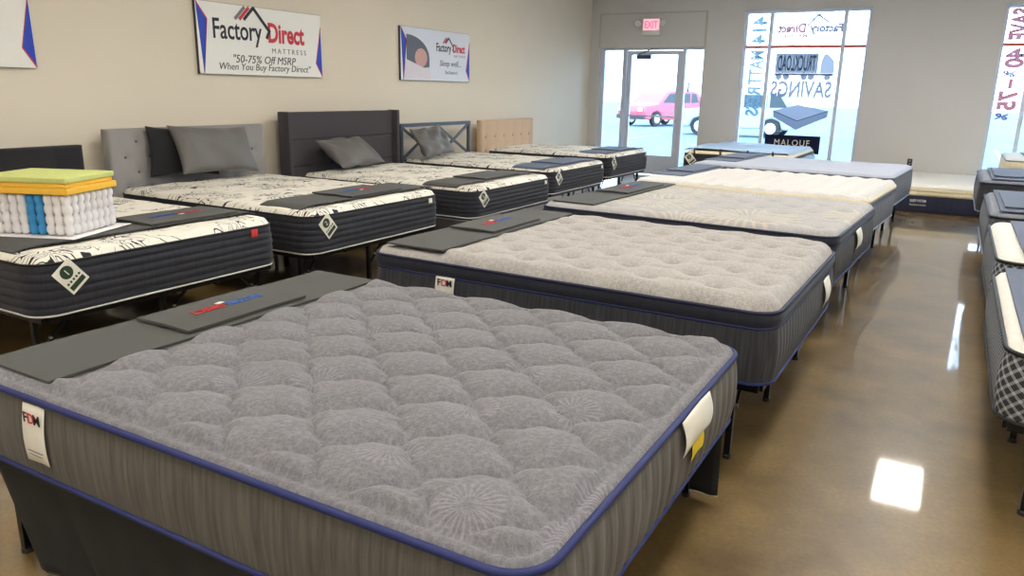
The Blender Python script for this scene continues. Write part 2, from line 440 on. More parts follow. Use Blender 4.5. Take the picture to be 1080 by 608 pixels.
def quilt_diamond(px, py, ox, oy, H, pw=.42, edge=.035, lim=-9, cap=.017):
    def f(X, Y, D):
        i = (X-ox)/px; j = (Y-oy)/py; u0 = (i+j)/2; v0 = (i-j)/2
        u = u0 + .035*np.sin(2*PI*v0) + .04*np.sin(4*PI*v0); v = v0 + .035*np.sin(2*PI*u0) + .04*np.sin(4*PI*u0)
        h = (np.abs(np.sin(PI*u))*np.abs(np.sin(PI*v)))**pw
        e = np.clip((D-edge)/.03, 0, 1)**.5
        strip = np.where(D < edge, .25*np.sqrt(np.clip(np.sin(PI*np.clip(D/edge, 0, 1)), 0, 1)), 0)
        z = H*(h*e + strip)
        return np.where(X < lim, np.minimum(z, cap), z)
    return f
def quilt_tuft(px, py, ox, oy, H, rad=.06, fold=.25, lim=-9, cap=.016):
    def f(X, Y, D):
        i = (X-ox)/px; j = (Y-oy)/py
        def dist(i, j): return np.hypot((i-np.round(i))*px, (j-np.round(j))*py*2)
        i2 = i; j2 = j/2
        d = np.minimum(dist(i2, j2), dist(i2-.5, j2-.5))
        row = np.abs(j-np.round(j))*py
        h = 1-np.exp(-(d/rad)**1.3)
        h -= fold*np.exp(-(row/.022)**2)*(.6+.4*np.cos(2*PI*i*2))
        h += .10*np.sin(2*PI*i+1.3*j)*np.sin(PI*j)
        z = H*h*np.clip(D/.05, 0, 1)**.7
        return np.where(X < lim, np.minimum(z, cap), z)
    return f
def quilt_wave(sp, H, amp=.012, lam=.17):
    def f(X, Y, D):
        t = (Y + amp*np.sin(2*PI*X/lam))/sp
        return H*np.abs(np.sin(PI*t))**.5*(.8+.2*np.cos(2*PI*X/lam))*np.clip(D/.04, 0, 1)
    return f
def quilt_soft(H, k=6.):
    def f(X, Y, D):
        return H*(np.sin(k*X+1.5*np.sin(k*.7*Y))*np.sin(k*1.3*Y+1.2*np.sin(k*.6*X))*.5+.5 + .3*np.sin(2.7*k*X+2*np.sin(2*k*Y)))*np.clip(D/.06, 0, 1)
    return f

Z0 = .352
def rootfor(label, x0, x1, yc, rz, group, z=Z0, name='mattress'):
    cx = (x0+x1)/2; a = (x1-x0)/2
    # pivot at the aisle end so the row's visible ends stay aligned
    return thing(name, label, 'mattress', (x1-a*math.cos(rz), yc-a*math.sin(rz), z), rz, group)

GR_L = 'mattresses of the row along the left wall'; GR_C = 'mattresses of the middle row'; GR_R = 'mattresses of the row at the right edge'

def hang_tag(parent, loc, rz, num, rx=PI/2):
    # white square card hanging by one corner; text plane faces local +x of the mattress when rz = 90deg
    o = thing_part('hang_tag', parent, loc, (PI/2, 0, rz))
    s = .058
    e = MB().prism([(-.058, -.080), (.058, -.080), (.058, .080), (-.058, .080)], 'z', 0, .0015)
    card = e.o('card', M['paper'], o); card['label'] = 'white hang tag card'
    MB().lathe([(.036, .0016), (.036, .0024)], (0, .030, 0), 24).o('green_disc', M['ink_green'], card)
    if num: text(num, M['paper'], card, (0, .030, .003), (0, 0, 0), h=.036, depth=.0003)
    m = MB()
    for k in range(5): m.lathe([(.007, .0016), (.007, .0024)], (-.040+k*.020, -.022, 0), 10)
    m.o('dot_row', M['ink_green'], card)
    MB().box(-.048, .048, -.066, -.040, .0016, .0024).o('green_bar', M['ink_green'], card)
    card.rotation_euler = (0, 0, -.72)
    return o
def thing_part(name, parent, loc, rot=(0,0,0)):
    o = bpy.data.objects.new(name, None); C.objects.link(o); o.parent = parent; o.location = loc; o.rotation_euler = rot; o.empty_display_size = .02; return o

# flat version of a hang tag: card is the part, its print the sub-parts
def hang_tag(parent, x, y, z, num, face='x', s=1.):
    w, h = .058*s, .076*s
    rot = (PI/2, -.72, PI/2) if face == 'x' else (PI/2, -.72, 0)
    R_ = Matrix.Rotation(PI/2 if face == 'x' else 0, 4, 'Z') @ Matrix.Rotation(PI/2, 4, 'X') @ Matrix.Rotation(.69, 4, 'Z')
    card = MB().prism([(-w, -h), (w, -h), (w, h), (-w, h)], 'z', 0, .0015).o('hang_tag', M['paper'], parent, label='white hang tag printed in dark green')
    card.location = (x, y, z); card.rotation_euler = R_.to_euler()
    MB().lathe([(.034*s, .0016), (.034*s, .0024)], (0, .030*s, 0), 24).o('green_disc', M['ink_green'], card)
    if num: text(num, M['paper'], card, (0, .030*s, .003), (0, 0, 0), h=.034*s, depth=.0003)
    m = MB()
    for k in range(5): m.lathe([(.0065*s, .0016), (.0065*s, .0024)], ((-.038+k*.019)*s, -.020*s, 0), 10)
    m.o('dot_row', M['ink_green'], card)
    MB().box(-.046*s, .046*s, -.062*s, -.036*s, .0016, .0024).o('green_bar', M['ink_green'], card)
    return card

def law_tag(parent, x, y, z0, z1, w, face='-y', txt=True, mat=None, name='law_tag', label='white law tag sewn into the upper seam', bend=.012):
    # small hanging label with a little curl; wide w, from z1 (seam) down to z0
    V = []; F = []; n = 8
    for j in range(n+1):
        t = j/n; z = z1+(z0-z1)*t; off = .004+bend*math.sin(t*PI*.8)
        for i in range(4):
            u = -w/2+w*i/3
            V.append((u, -off-.002*math.cos(i*1.7), z-(z0+z1)/2))
    F = [(j*4+i, j*4+i+1, j*4+i+5, j*4+i+4) for j in range(n) for i in range(3)]
    o = mesh_obj(name, V, F, mat or M['paper'], parent, True, label=label)
    sol = o.modifiers.new('solidify', 'SOLIDIFY'); sol.thickness = .0012
    o.location = (x, y, (z0+z1)/2); o.rotation_euler = (0, 0, 0 if face == '-y' else PI/2)
    if txt:
        hh = (z1-z0)
        text('F', M['ink_navy'], o, (-w*.26, -.004-bend-.003, hh*.30), (PI/2, 0, 0), h=w*.30, bold=.01)
        text('D', M['ink_red'], o, (0, -.004-bend-.003, hh*.30), (PI/2, 0, 0), h=w*.30, bold=.01)
        text('M', M['ink_navy'], o, (w*.27, -.004-bend-.003, hh*.30), (PI/2, 0, 0), h=w*.30, bold=.01)
        MB().box(-w*.35, w*.35, -.007-bend, -.0055-bend, -hh*.30, -hh*.285).box(-w*.3, w*.3, -.007-bend, -.0055-bend, -hh*.36, -hh*.35).o('print_line', M['ink_grey'], o)
    return o

# ---- left row prototype (white top with black scrolls, dark channelled border)
LA, LB = 1.035, .765
def make_left(label):
    r = thing('mattress', label, 'mattress', (0,0,0), 0, GR_L)
    side_mesh('border', LA, LB, .11, 0, .262, pat_channels(6, .007), M['side_dark'], r, .03, 36, .01)
    top_mesh('top_panel', LA, LB, .11, .264, quilt_soft(.006, 7), .038, M['swirl'], r, .018, roll=.05)
    piping('top_piping', LA, LB, .11, .264, .006, M['pipe_black'], r)
    piping('bottom_piping', LA, LB, .11, .004, .006, M['pipe_white'], r, label='white lower piping')
    return r
left_specs = [ # yc, x foot edge, top dz, label, tag number
    (2.70, -3.72, .0, 'queen mattress with black scrolls on white at left edge, carrying the cutaway foam sample', '1', 1.0),
    (4.50, -3.70, -.004, 'queen mattress with black scrolls and dark border in front of the tufted grey headboard', '2', 1.0),
    (6.44, -3.63, -.035, 'queen mattress with black scrolls in front of the tall charcoal winged headboard', '2', 1.0),
    (8.35, -3.82, -.03, 'queen mattress with black scrolls in front of the grey metal headboard', '3', 1.0),
    (10.36, -3.98, -.01, 'queen mattress with black scrolls in front of the small beige headboard', '3', 1.0)]
left = []; proto = None
for i, (yc, xf, dz, lab, num, sy) in enumerate(left_specs):
    if proto is None: proto = make_left(lab); r = proto
    else: r = dup(proto)
    r['label'] = lab; r.location = (xf-LA, yc, Z0); r.scale = (1, 1, (.312+dz)/.312)
    left.append(r)
for i, (yc, xf, dz, lab, num, sy) in enumerate(left_specs):
    hang_tag(left[i], LA+.018, -LB+.165, .19, num)
law_tag(left[0], LA+.014, LB-.20, .205, .255, .055, '+x', False, M['thread_red'], 'brand_label', 'small red label with white lettering', .002)
for r in left[1:]:
    law_tag(r, LA+.014, LB-.16, .21, .25, .05, '+x', False, None, 'brand_label', 'small white label', .002)

# far mattress by the window: same kind, foot towards the camera
r = dup(proto); r['label'] = 'mattress by the shop windows with black straps over its cream edge and pale blue cover'
for ch in list(r.children):
    if ch.name.startswith(('hang_tag', 'brand_label')):
        for g in list(ch.children): bpy.data.objects.remove(g)
        bpy.data.objects.remove(ch)
r['group'] = 'mattresses near the shop windows'
r.location = (-2.70, 12.24, Z0); r.rotation_euler = (0, 0, -PI/2); farbed = r
for ch in r.children:
    if ch.name.startswith('top_panel'):
        ch.data = ch.data.copy(); ch.data.materials[0] = M['band_cream']
hang_tag(farbed, LA+.018, -LB+.12, .19, '3')

# ---- middle row
def make_center(label, x0, x1, y0, y1, rz, ztop, style):
    a = (x1-x0)/2; b = (y1-y0)/2; r = rootfor(label, x0, x1, (y0+y1)/2, rz, GR_C); T = ztop-Z0
    if style == 'tight':
        side_mesh('border', a, b, .10, 0, T, pat_ribs(.075, .004, .012), M['side_taupe'], r, .011, 16, .008)
        f = quilt_diamond(.155, .15, -1.085-r.location.x, 1.39-r.location.y, .043, .26, lim=-2.16-r.location.x)
        top_mesh('top_panel', a, b, .10, T, f, .006, M['top_grey'], r, .0072, roll=.02)
        piping('top_piping', a, b, .10, T, .0095, M['pipe_blue'], r, label='royal blue upper piping')
        piping('bottom_piping', a, b, .10, .006, .008, M['pipe_blue'], r, label='royal blue lower piping')
    elif style in ('pillow', 'fan'):
        g = T-.065
        side_mesh('border', a, b, .10, 0, g-.004, pat_ribs(.06, .003, .009), M['side_char'], r, .012, 14, .008)
        piping('gusset_piping', a, b, .10, g-.002, .006, M['pipe_blue'], r, out=0, label='blue piping under the gusset')
        side_mesh('gusset', a+.004, b+.004, .104, g+.002, T-.004, pat_flat, M['side_navy'], r, .03, 8, .010)
        f = quilt_tuft(.305, .172, -1.08-r.location.x, 3.13-r.location.y, .042, .045, .3, lim=-a+.44) if style == 'pillow' else quilt_tuft(.36, .21, 0, 0, .026, .07, .3, lim=-a+.42)
        top_mesh('top_panel', a-.004, b-.004, .10, T-.002, f, .016, M['top_beige' if style == 'pillow' else 'top_fan'], r, .012, roll=.05)
        piping('top_piping', a, b, .10, T-.002, .008, M['pipe_navy'], r, label='navy upper piping')
        piping('bottom_piping', a, b, .10, .005, .007, M['pipe_blue'], r, label='royal blue lower piping')
    elif style == 'cream':
        side_mesh('border', a, b, .11, 0, T-.06, pat_ribs(.10, .003, .006), M['side_slate'], r, .025, 12, .008)
        piping('top_piping', a, b, .11, T-.055, .008, M['pipe_black'], r)
        side_mesh('pillow_band', a, b, .11, T-.052, T-.004, pat_flat, M['band_cream'], r, .03, 8, .012, label='cream pillow top edge')
        top_mesh('top_panel', a-.002, b-.002, .11, T-.005, lambda X, Y, D: np.minimum(quilt_wave(.075, .032)(X, Y, D), np.where(X < -a+.40, .008, 1)), .012, M['top_cream'], r, .014, roll=.04)
        piping('bottom_piping', a, b, .11, .005, .007, M['pipe_grey'], r)
    else:
        side_mesh('border', a, b, .11, 0, T-.004, pat_ribs(.10, .003, .006), M['side_slate'], r, .025, 12, .008)
        top_mesh('top_panel', a, b, .11, T-.002, quilt_soft(.006, 5), .03, M['top_pale'], r, .02, roll=.06)
        piping('top_piping', a, b, .11, T, .007, M['pipe_grey'], r)
        piping('bottom_piping', a, b, .11, .005, .007, M['pipe_grey'], r)
    return r
cen_specs = [
    ('nearest grey diamond quilted mattress with royal blue piping, on the black skirted frame', -2.56, -.555, 1.08, 2.64, 0, .600, 'tight'),
    ('light beige button tufted pillow top mattress with navy edge, second in the middle row', -2.52, -.49, 2.95, 4.47, -.015, .655, 'pillow'),
    ('grey pillow top mattress printed with large cream fans, third in the middle row', -2.54, -.49, 4.85, 6.48, -.05, .655, 'fan'),
    ('cream wave quilted mattress with black lower edge, fourth in the middle row', -2.56, -.48, 6.80, 8.40, -.07, .665, 'cream'),
    ('smooth pale blue grey mattress, farthest in the middle row', -2.60, -.43, 8.75, 10.40, -.07, .665, 'plain')]
cen = [make_center(*s) for s in cen_specs]
# labels sewn on (mattress local coordinates)
def loc_of(r, x, y):  # world -> local of an unscaled root
    c, s = math.cos(r.rotation_euler.z), math.sin(r.rotation_euler.z); dx, dy = x-r.location.x, y-r.location.y
    return dx*c+dy*s, -dx*s+dy*c
m1, m2, m3, m4, m5 = cen
law_tag(m1, loc_of(m1, -2.155, 0)[0], -.78-.004, .06, .235, .105, '-y')
law_tag(m2, loc_of(m2, -2.05, 2.95)[0], -.76-.004, .115, .238, .11, '-y')
law_tag(m1, 1.0025+.012, .19, .145, .25, .27, '+x', False, None, 'price_card', 'white price card hanging over the blue piping', .016)
law_tag(m1, 1.0025+.014, .215, .090, .160, .12, '+x', False, M['paper_yellow'], 'yellow_card', 'yellow card below the white one', .006)
law_tag(m2, 1.015+.006, .42, .08, .215, .17, '+x', False, None, 'price_card', 'white price card', .02)
law_tag(m3, 1.025+.006, -.02, .12, .25, .20, '+x', False, None, 'price_card', 'white price card', .02)

# ---- right row (foot ends face the aisle, heads towards +x)
def make_right(label, x0, y0, y1, ztop, style, L=2.03, z=Z0):
    a = L/2; b = (y1-y0)/2; T = ztop-z
    r = thing('mattress', label, 'mattress', (x0+a, (y0+y1)/2, z), 0, GR_R)
    if style == 'plaid':
        side_mesh('border', a, b, .11, 0, T-.02, pat_flat, M['plaid'], r, .025, 12, .014)
        top_mesh('top_panel', a-.004, b-.004, .11, T-.02, quilt_wave(.14, .008, .02, .3), .024, M['top_white'], r, .018, roll=.05)
        piping('top_piping', a, b, .11, T-.018, .009, M['pipe_black'], r); piping('bottom_piping', a, b, .11, .005, .007, M['pipe_black'], r)
    elif style == 'cream':
        side_mesh('border', a, b, .11, 0, T-.02, pat_channels(4, .006), M['band_cream'], r, .03, 20, .01)
        top_mesh('top_panel', a-.004, b-.004, .11, T-.02, quilt_wave(.14, .006), .024, M['top_white'], r, .02, roll=.05)
        piping('top_piping', a, b, .11, T-.018, .008, M['pipe_grey'], r); piping('bottom_piping', a, b, .11, .005, .007, M['pipe_grey'], r)
    else:
        side_mesh('border', a, b, .11, 0, T-.02, pat_ribs(.09, .003), M['side_char' if style == 'dark' else 'side_slate'], r, .025, 12, .012)
        top_mesh('top_panel', a-.004, b-.004, .11, T-.02, quilt_wave(.05, .006), .028, M['top_dusk'], r, .016, roll=.06)
        piping('top_piping', a, b, .11, T-.018, .009, M['pipe_navy' if style == 'dark' else 'pipe_black'], r); piping('bottom_piping', a, b, .11, .005, .007, M['pipe_grey'], r)
    return r
right_specs = [
    ('nearest mattress at the right edge, white top over a diagonal plaid side', .275, 3.08, 4.58, .625, 'plaid'),
    ('second mattress at the right edge, white top and plaid side behind the nearest one', .30, 4.80, 6.28, .645, 'plaid'),
    ('grey topped mattress at the right edge behind the two plaid ones', .31, 6.50, 8.10, .665, 'grey'),
    ('dark bordered mattress under a slate blue mat, fourth at the right edge', .30, 9.15, 10.75, .665, 'dark'),
    ('cream mattress beside the right shop window', .62, 11.6, 13.15, .74, 'cream')]
rig = [make_right(*s) for s in right_specs]

# ---- low display by the front wall
b0 = thing('box_foundation', 'low navy box foundation on the floor with white lettering, by the front wall', 'box spring', (-.02, 12.42, 0))
side_mesh('cloth_border', .59, 1.0, .06, .0, .215, pat_flat, M['box_navy'], b0, .03, 8, .006)
MB().prism([(-.58, -.99), (.58, -.99), (.58, .99), (-.58, .99)], 'z', .205, .216).o('top_cloth', M['box_navy'], b0)
text('SLEEP SYSTEM', M['thread_white'], b0, (-.28, -1.012, .155), (PI/2, 0, 0), w=.19, h=.035, bold=.02)
text('FOUNDATION', M['thread_white'], b0, (-.28, -1.012, .100), (PI/2, 0, 0), w=.19, h=.022)
lm = thing('mattress', 'thin cream mattress lying on the low navy foundation by the front wall', 'mattress', (-.02, 12.42, .2185), 0, 'mattresses near the shop windows')
side_mesh('border', .58, .99, .06, 0, .11, pat_channels(2, .008), M['band_cream'], lm, .03, 16, .006)
top_mesh('top_panel', .58, .99, .06, .11, lambda X, Y, D: .006*np.abs(np.sin(PI*X/.09))**.5*np.clip(D/.03, 0, 1), .035, M['top_white'], lm, .02, roll=.06)
piping('top_piping', .58, .99, .06, .11, .005, M['pipe_white'], lm)

# ------------------------------------------------------------------ bed frames
def frame(label, x0, x1, y0, y1, rz=0, inset=.04, group='black steel bed bases', pivot='x1', legs3=True):
    L = x1-x0-2*inset; W = y1-y0-2*inset; a = (x1-x0)/2
    r = thing('steel_bed', label, 'bed base', (x1-a*math.cos(rz), (y0+y1)/2-a*math.sin(rz), 0), rz, group)
    S = M['steel_black']; h = .350; t = .028
    for s in (-1, 1):
        MB().box(-L/2, L/2, s*W/2-t/2, s*W/2+t/2, h-.035, h).o('side_rail', S, r)
        MB().box(s*L/2-t/2, s*L/2+t/2, -W/2+t/2, W/2-t/2, h-.034, h-.001).o('end_rail', S, r)
    MB().box(-L/2+t/2, L/2-t/2, -t/2, t/2, h-.034, h-.001).o('centre_rail', S, r)
    lg = MB().box(-.013, .013, -.013, .013, .012, h-.035).o('leg', S, r)
    MB().lathe([(.019, 0), (.019, .014), (.015, .018)], n=12).o('foot_cap', M['dark_plastic'], lg)
    br = MB().bar((0, 0, .12), (0, .18, h-.04), .010, .016).o('brace', S, r)
    MB().lathe([(.007, -.004), (.007, .012)], (0, 0, 0), 10, 'x').o('bolt', M['steel_bolt'], br, loc=(0, .07, .21))
    first = True
    for ix in (-1, 0, 1):
        for iy in (-1, 0, 1):
            px, py = ix*(L/2-.10), iy*(W/2-.001)
            l = lg if first else dup(lg, r); l.location = (px, py, 0)
            b = br if first else dup(br, r); b.location = (px, py, 0)
            b.rotation_euler = (0, 0, 0 if iy < 0 else (PI if iy > 0 else (PI if ix < 0 else 0)))
            first = False
    sl = MB().box(-.012, .012, -W/2+t/2, W/2-t/2, h-.008, h-.0005).o('slat', S, r)
    k = 8
    for i in range(k):
        q = sl if i == 0 else dup(sl, r); q.location = (-L/2+.12+(L-.24)*i/(k-1), 0, 0)
    return r
def frame_for(s, lab): return frame(lab, s[1], s[2], s[3], s[4], s[5])
frame_for(cen_specs[0], 'black steel bed base hidden by the black skirt under the nearest grey mattress')
frame_for(cen_specs[1], 'black steel bed base under the light beige tufted mattress')
frame_for(cen_specs[2], 'black steel bed base under the mattress with cream fans')
frame_for(cen_specs[3], 'black steel bed base under the cream wave quilted mattress')
frame_for(cen_specs[4], 'black steel bed base under the smooth pale blue grey mattress')
for s, lab in zip(right_specs, ('black steel bed base under the nearest plaid mattress at right', 'black steel bed base under the second plaid mattress at right',
        'black steel bed base under the grey topped mattress at right', 'black steel bed base under the dark mattress with slate blue mat', None)):
    if lab: frame(lab, s[1], s[1]+2.03, s[2], s[3], 0)
fr = frame('black steel bed base under the cream mattress beside the right window', .62, 2.65, 11.6, 13.15, 0)
frame('black steel bed base under the mattress by the shop windows', -3.735, -1.665, 11.475, 13.005, 0)

# black skirt around the nearest frame
sk = thing('bed_skirt', 'black cloth bed skirt hanging under the nearest grey mattress', 'bed skirt', (-1.5, 1.86, 0))
def skirt_panel(name, x0t, x0b, x1, y, zt, zb, side):
    n = 70; m_ = 12; V = []
    for j in range(m_+1):
        t = j/m_
        for i in range(n+1):
            u = i/n; x = (x0t+(x0b-x0t)*t)*(1-u)+x1*u
            w = .014*t*math.sin(u*26+.8*math.sin(u*9))+.008*t*math.sin(u*61+1)
            V.append((x+1.5, y+side*(.012*t+w)-1.86, zt+(zb-zt)*t+.004*math.sin(u*20)*t))
    F = [(j*(n+1)+i, j*(n+1)+i+1, (j+1)*(n+1)+i+1, (j+1)*(n+1)+i) for j in range(m_) for i in range(n)]
    o = mesh_obj(name, V, F, M['skirt'], sk, True); s_ = o.modifiers.new('solidify', 'SOLIDIFY'); s_.thickness = .002
    hem = MB().tube([V[m_*(n+1)+i] for i in range(0, n+1, 2)], .0035, 6).o('hem', M['pipe_white'] if side > 0 else M['skirt'], o, smooth=True)
skirt_panel('near_panel', -2.50, -2.27, -.62, 1.10, .347, .02, -1)
skirt_panel('far_panel', -2.40, -2.40, -.575, 2.575, .347, .03, 1)

# left row frames and headboards
def tuft_board(name, w, h, th, mat, buttons, depth=.018, br=.05, parent=None, wave=None):
    # front faces +x; local origin at bottom centre of the back; buttons = list of (y, z)
    ny, nz = int(w/.0125), int(h/.0125); Y, Z = np.meshgrid(np.linspace(-w/2, w/2, ny+1), np.linspace(0, h, nz+1))
    D = np.minimum(np.minimum(w/2-np.abs(Y), h-Z), .06); e = np.sqrt(np.clip(1-(1-D/.03).clip(0)**2, 0, 1))
    X = th-.02+.02*e
    for (y, z) in buttons: X = X-depth*np.exp(-np.hypot(Y-y, Z-z)/br)
    if wave: X = X+wave(Y, Z)*e
    V = np.stack([X, Y, Z], -1).reshape(-1, 3).tolist(); wv = ny+1; F = [(j*wv+i, j*wv+i+1, (j+1)*wv+i+1, (j+1)*wv+i) for j in range(nz) for i in range(ny)]
    rim = [i for i in range(ny+1)]+[j*wv+ny for j in range(1, nz+1)]+[nz*wv+i for i in range(ny-1, -1, -1)]+[j*wv for j in range(nz-1, 0, -1)]
    b0_ = len(V); V += [[0, V[i][1], V[i][2]] for i in rim]; n = len(rim)
    F += [(rim[(k+1) % n], rim[k], b0_+k, b0_+(k+1) % n) for k in range(n)]; F.append(tuple(b0_+k for k in range(n))[::-1])
    return mesh_obj(name, V, F, mat, parent, True)
def lframe(i, lab):
    yc, xf = left_specs[i][0], left_specs[i][1]
    return frame(lab, xf-2.07, xf, yc-.765, yc+.765)
XH = -5.93
f1 = lframe(0, 'black steel bed base with black tufted headboard, at the left edge')
f2 = lframe(1, 'black steel bed base with grey diamond tufted headboard')
f4 = lframe(3, 'black steel bed base with grey metal cross headboard')
f5 = lframe(4, 'black steel bed base with small beige buttoned headboard')
def attach(f, o, x, y, z): o.parent = f; o.location = (x-f.location.x, y-f.location.y, z)
def buttons(par, pts, mat, x, r=.011):
    b = MB().lathe([(r, -.004), (r*.9, .003), (r*.4, .006)], (0, 0, 0), 10, 'x').o('button', mat, par, smooth=True)
    for k, (y, z) in enumerate(pts):
        q = b if k == 0 else dup(b, par); q.location = (x, y, z)
def hb_legs(par, w, z):
    for s in (-1, 1): MB().box(.01, .045, s*(w/2-.12)-.03, s*(w/2-.12)+.03, -z, .002).o('leg', M['steel_black'], par)
B = [(y, z) for z in (.14, .34) for y in np.arange(-.66, .7, .22)]
h1 = tuft_board('headboard', 1.56, .60, .075, M['hb_black'], B, .02, .045, wave=lambda Y, Z: .010*np.abs(np.cos(PI*Y/.22))**.6-.006); attach(f1, h1, XH, 2.77, .40); buttons(h1, B, M['hb_black'], .068); hb_legs(h1, 1.56, .40)
B = [(y+(.11 if k % 2 else 0), z) for k, z in enumerate((.26, .385, .51, .635)) for y in np.arange(-.66, .70, .22) if abs(y+(.11 if k % 2 else 0)) < .75]
h2 = tuft_board('headboard', 1.62, .74, .08, M['hb_grey'], B, .026, .04); attach(f2, h2, XH, 4.56, .37); buttons(h2, B, M['button'], .058, .012); hb_legs(h2, 1.62, .37)
B = [(y, z) for z in (.17, .36) for y in np.arange(-.65, .7, .26)]
h5 = tuft_board('headboard', 1.56, .60, .08, M['hb_beige'], B, .02, .03, wave=lambda Y, Z: .008*np.abs(np.cos(PI*(Y-.13+.13)/.26))**.5-.006+0*Z); attach(f5, h5, XH, 10.15, .45); buttons(h5, B, M['button_beige'], .068); hb_legs(h5, 1.56, .45)
# metal headboard
h4 = thing_part('headboard', f4, (0, 0, 0)); attach(f4, h4, XH, 8.33, 0)
S = M['metal_grey']; w = 1.52; zt = 1.05; zb = .62
for s in (-1, 1): MB().box(.02, .06, s*(w/2)-.022, s*(w/2)+.022, 0, zt).o('post', S, h4, .004)
MB().box(.018, .062, -w/2, w/2, zt-.045, zt).o('top_rail', S, h4, .004); MB().box(.022, .058, -w/2, w/2, zb-.03, zb).o('lower_rail', S, h4, .004)
MB().box(.022, .058, -.02, .02, zb, zt-.045).o('centre_post', S, h4, .004)
for s in (-1, 1):
    y0, y1 = s*.02, s*(w/2-.02)
    MB().bar((.040, y0, zb), (.040, y1, zt-.05), .022, .03).o('cross_bar', S, h4); MB().bar((.0405, y1, zb), (.0405, y0, zt-.05), .022, .029).o('cross_bar', S, h4)
# upholstered platform bed under the third mattress
f3 = thing('platform_bed', 'charcoal upholstered platform bed with tall winged headboard', 'bed', (-4.70, 6.44, 0))
def up(name, x0, x1, y0, y1, z0, z1, par=f3, bev=.012): 
    return MB().box(x0+4.70, x1+4.70, y0-6.44, y1-6.44, z0, z1).o(name, M['hb_char'], par, bev, True) if False else MB().box(x0+4.70, x1+4.70, y0-6.44, y1-6.44, z0, z1).o(name, M['hb_char'], par, bev)
up('foot_rail', -3.50, -3.42, 5.62, 7.26, .10, .345); up('foot_board', -3.60, -3.502, 5.62, 7.26, .27, .34); up('side_rail', -5.84, -3.602, 5.62, 5.668, .10, .34); up('side_rail', -5.84, -3.602, 7.212, 7.26, .10, .34)
MB().box(-1.15, 1.09, -.765, .765, .29, .345).o('slat_deck', M['pillow_black'], f3)
hb = thing_part('headboard', f3, (0, 0, 0))
for k, (z0, z1) in enumerate(((.36, .66), (.662, .935), (.937, 1.215))): up('panel', -5.93, -5.87, 5.70, 7.38, z0, z1, hb, .014)
up('backing_board', -5.965, -5.932, 5.66, 7.42, .05, 1.21, hb); up('wing', -5.95, -5.80, 5.64, 5.695, .05, 1.22, hb); up('wing', -5.95, -5.80, 7.385, 7.44, .05, 1.22, hb)
lg = MB().box(-.03, .03, -.03, .03, 0, .10).o('leg', M['dark_plastic'], f3); lg.location = (1.10, -.76, 0)
for p in ((1.10, .76), (-1.05, -.76), (-1.05, .76)): q = dup(lg, f3); q.location = (p[0], p[1], 0)

# ------------------------------------------------------------------ pillows
def pillow(label, x, y, z, w, h, th, rot, mat, seed=0, group=None, wr=1.):
    n = 46; k = int(n*h/w); rs = np.random.default_rng(seed)
    U, Vv = np.meshgrid(np.linspace(-1, 1, n+1), np.linspace(-1, 1, k+1))
    px = U*w/2*(1-.07*(1-Vv**2)*np.abs(U)**3*1.0); pz = Vv*h/2*(1-.11*(1-U**2)*np.abs(Vv)**3*1.0)
    base = (np.clip(1-np.abs(U)**2.6, 0, 1)*np.clip(1-np.abs(Vv)**2.6, 0, 1))**.48
    wrn = sum(rs.uniform(.3, 1)*np.sin((rs.uniform(-9, 9)*U+rs.uniform(-7, 7)*Vv)+rs.uniform(0, 6)) for _ in range(7))*.0035*wr
    rad = np.hypot(U+1, Vv-1); wrn += .008*wr*np.sin(14*np.arctan2(Vv-1.02, U+1.02))*np.exp(-rad*.9)*np.clip(rad, 0, .4)
    top = []; V = []
    for sgn in (1, -1):
        d = sgn*(base*th/2+ (wrn*np.sqrt(base)))
        V.append(np.stack([px, d, pz], -1).reshape(-1, 3))
    V = np.concatenate(V); m_ = (n+1)*(k+1); wv = n+1
    F = [(j*wv+i, j*wv+i+1, (j+1)*wv+i+1, (j+1)*wv+i) for j in range(k) for i in range(n)]
    F += [(m_+j*wv+i+1, m_+j*wv+i, m_+(j+1)*wv+i, m_+(j+1)*wv+i+1) for j in range(k) for i in range(n)]
    import bmesh
    o = mesh_obj('pillow', V, F, mat, None, True); bm = bmesh.new(); bm.from_mesh(o.data); bmesh.ops.remove_doubles(bm, verts=bm.verts, dist=.0005); bmesh.ops.recalc_face_normals(bm, faces=bm.faces); bm.to_mesh(o.data); bm.free()
    o.location = (x, y, z); o.rotation_euler = rot; tag(o, label, 'pillow', group); return o
# local x = width, local y = thickness, local z = height; turned so width runs along the wall and it leans back
def lean(ang, roll=0, yaw=0): return (Matrix.Rotation(PI/2+yaw, 4, 'Z') @ Matrix.Rotation(ang, 4, 'X') @ Matrix.Rotation(roll, 4, 'Y')).to_euler()
GP = 'pillows leaning on the headboards'
pillow('large grey satin pillow leaning on the tufted grey headboard', -5.68, 4.64, .915, .80, .45, .17, lean(-.45, .04, -.03), M['pillow_grey'], 3, GP, 3.)
pillow('black pillow tucked behind the grey one on the tufted grey headboard', -5.79, 4.40, .905, .70, .42, .07, lean(-.10, .05), M['pillow_black'], 4, GP)
pillow('grey striped-sheen pillow slumped against the charcoal winged headboard', -5.61, 6.34, .80, .74, .44, .15, lean(-.92, -.03, .04), M['pillow_grey'], 8, GP, 3.)
pillow('grey creased pillow leaning on the metal cross headboard', -5.66, 7.92, .835, .72, .42, .15, lean(-.6, -.05, .06), M['pillow_grey'], 12, GP, 3.2)

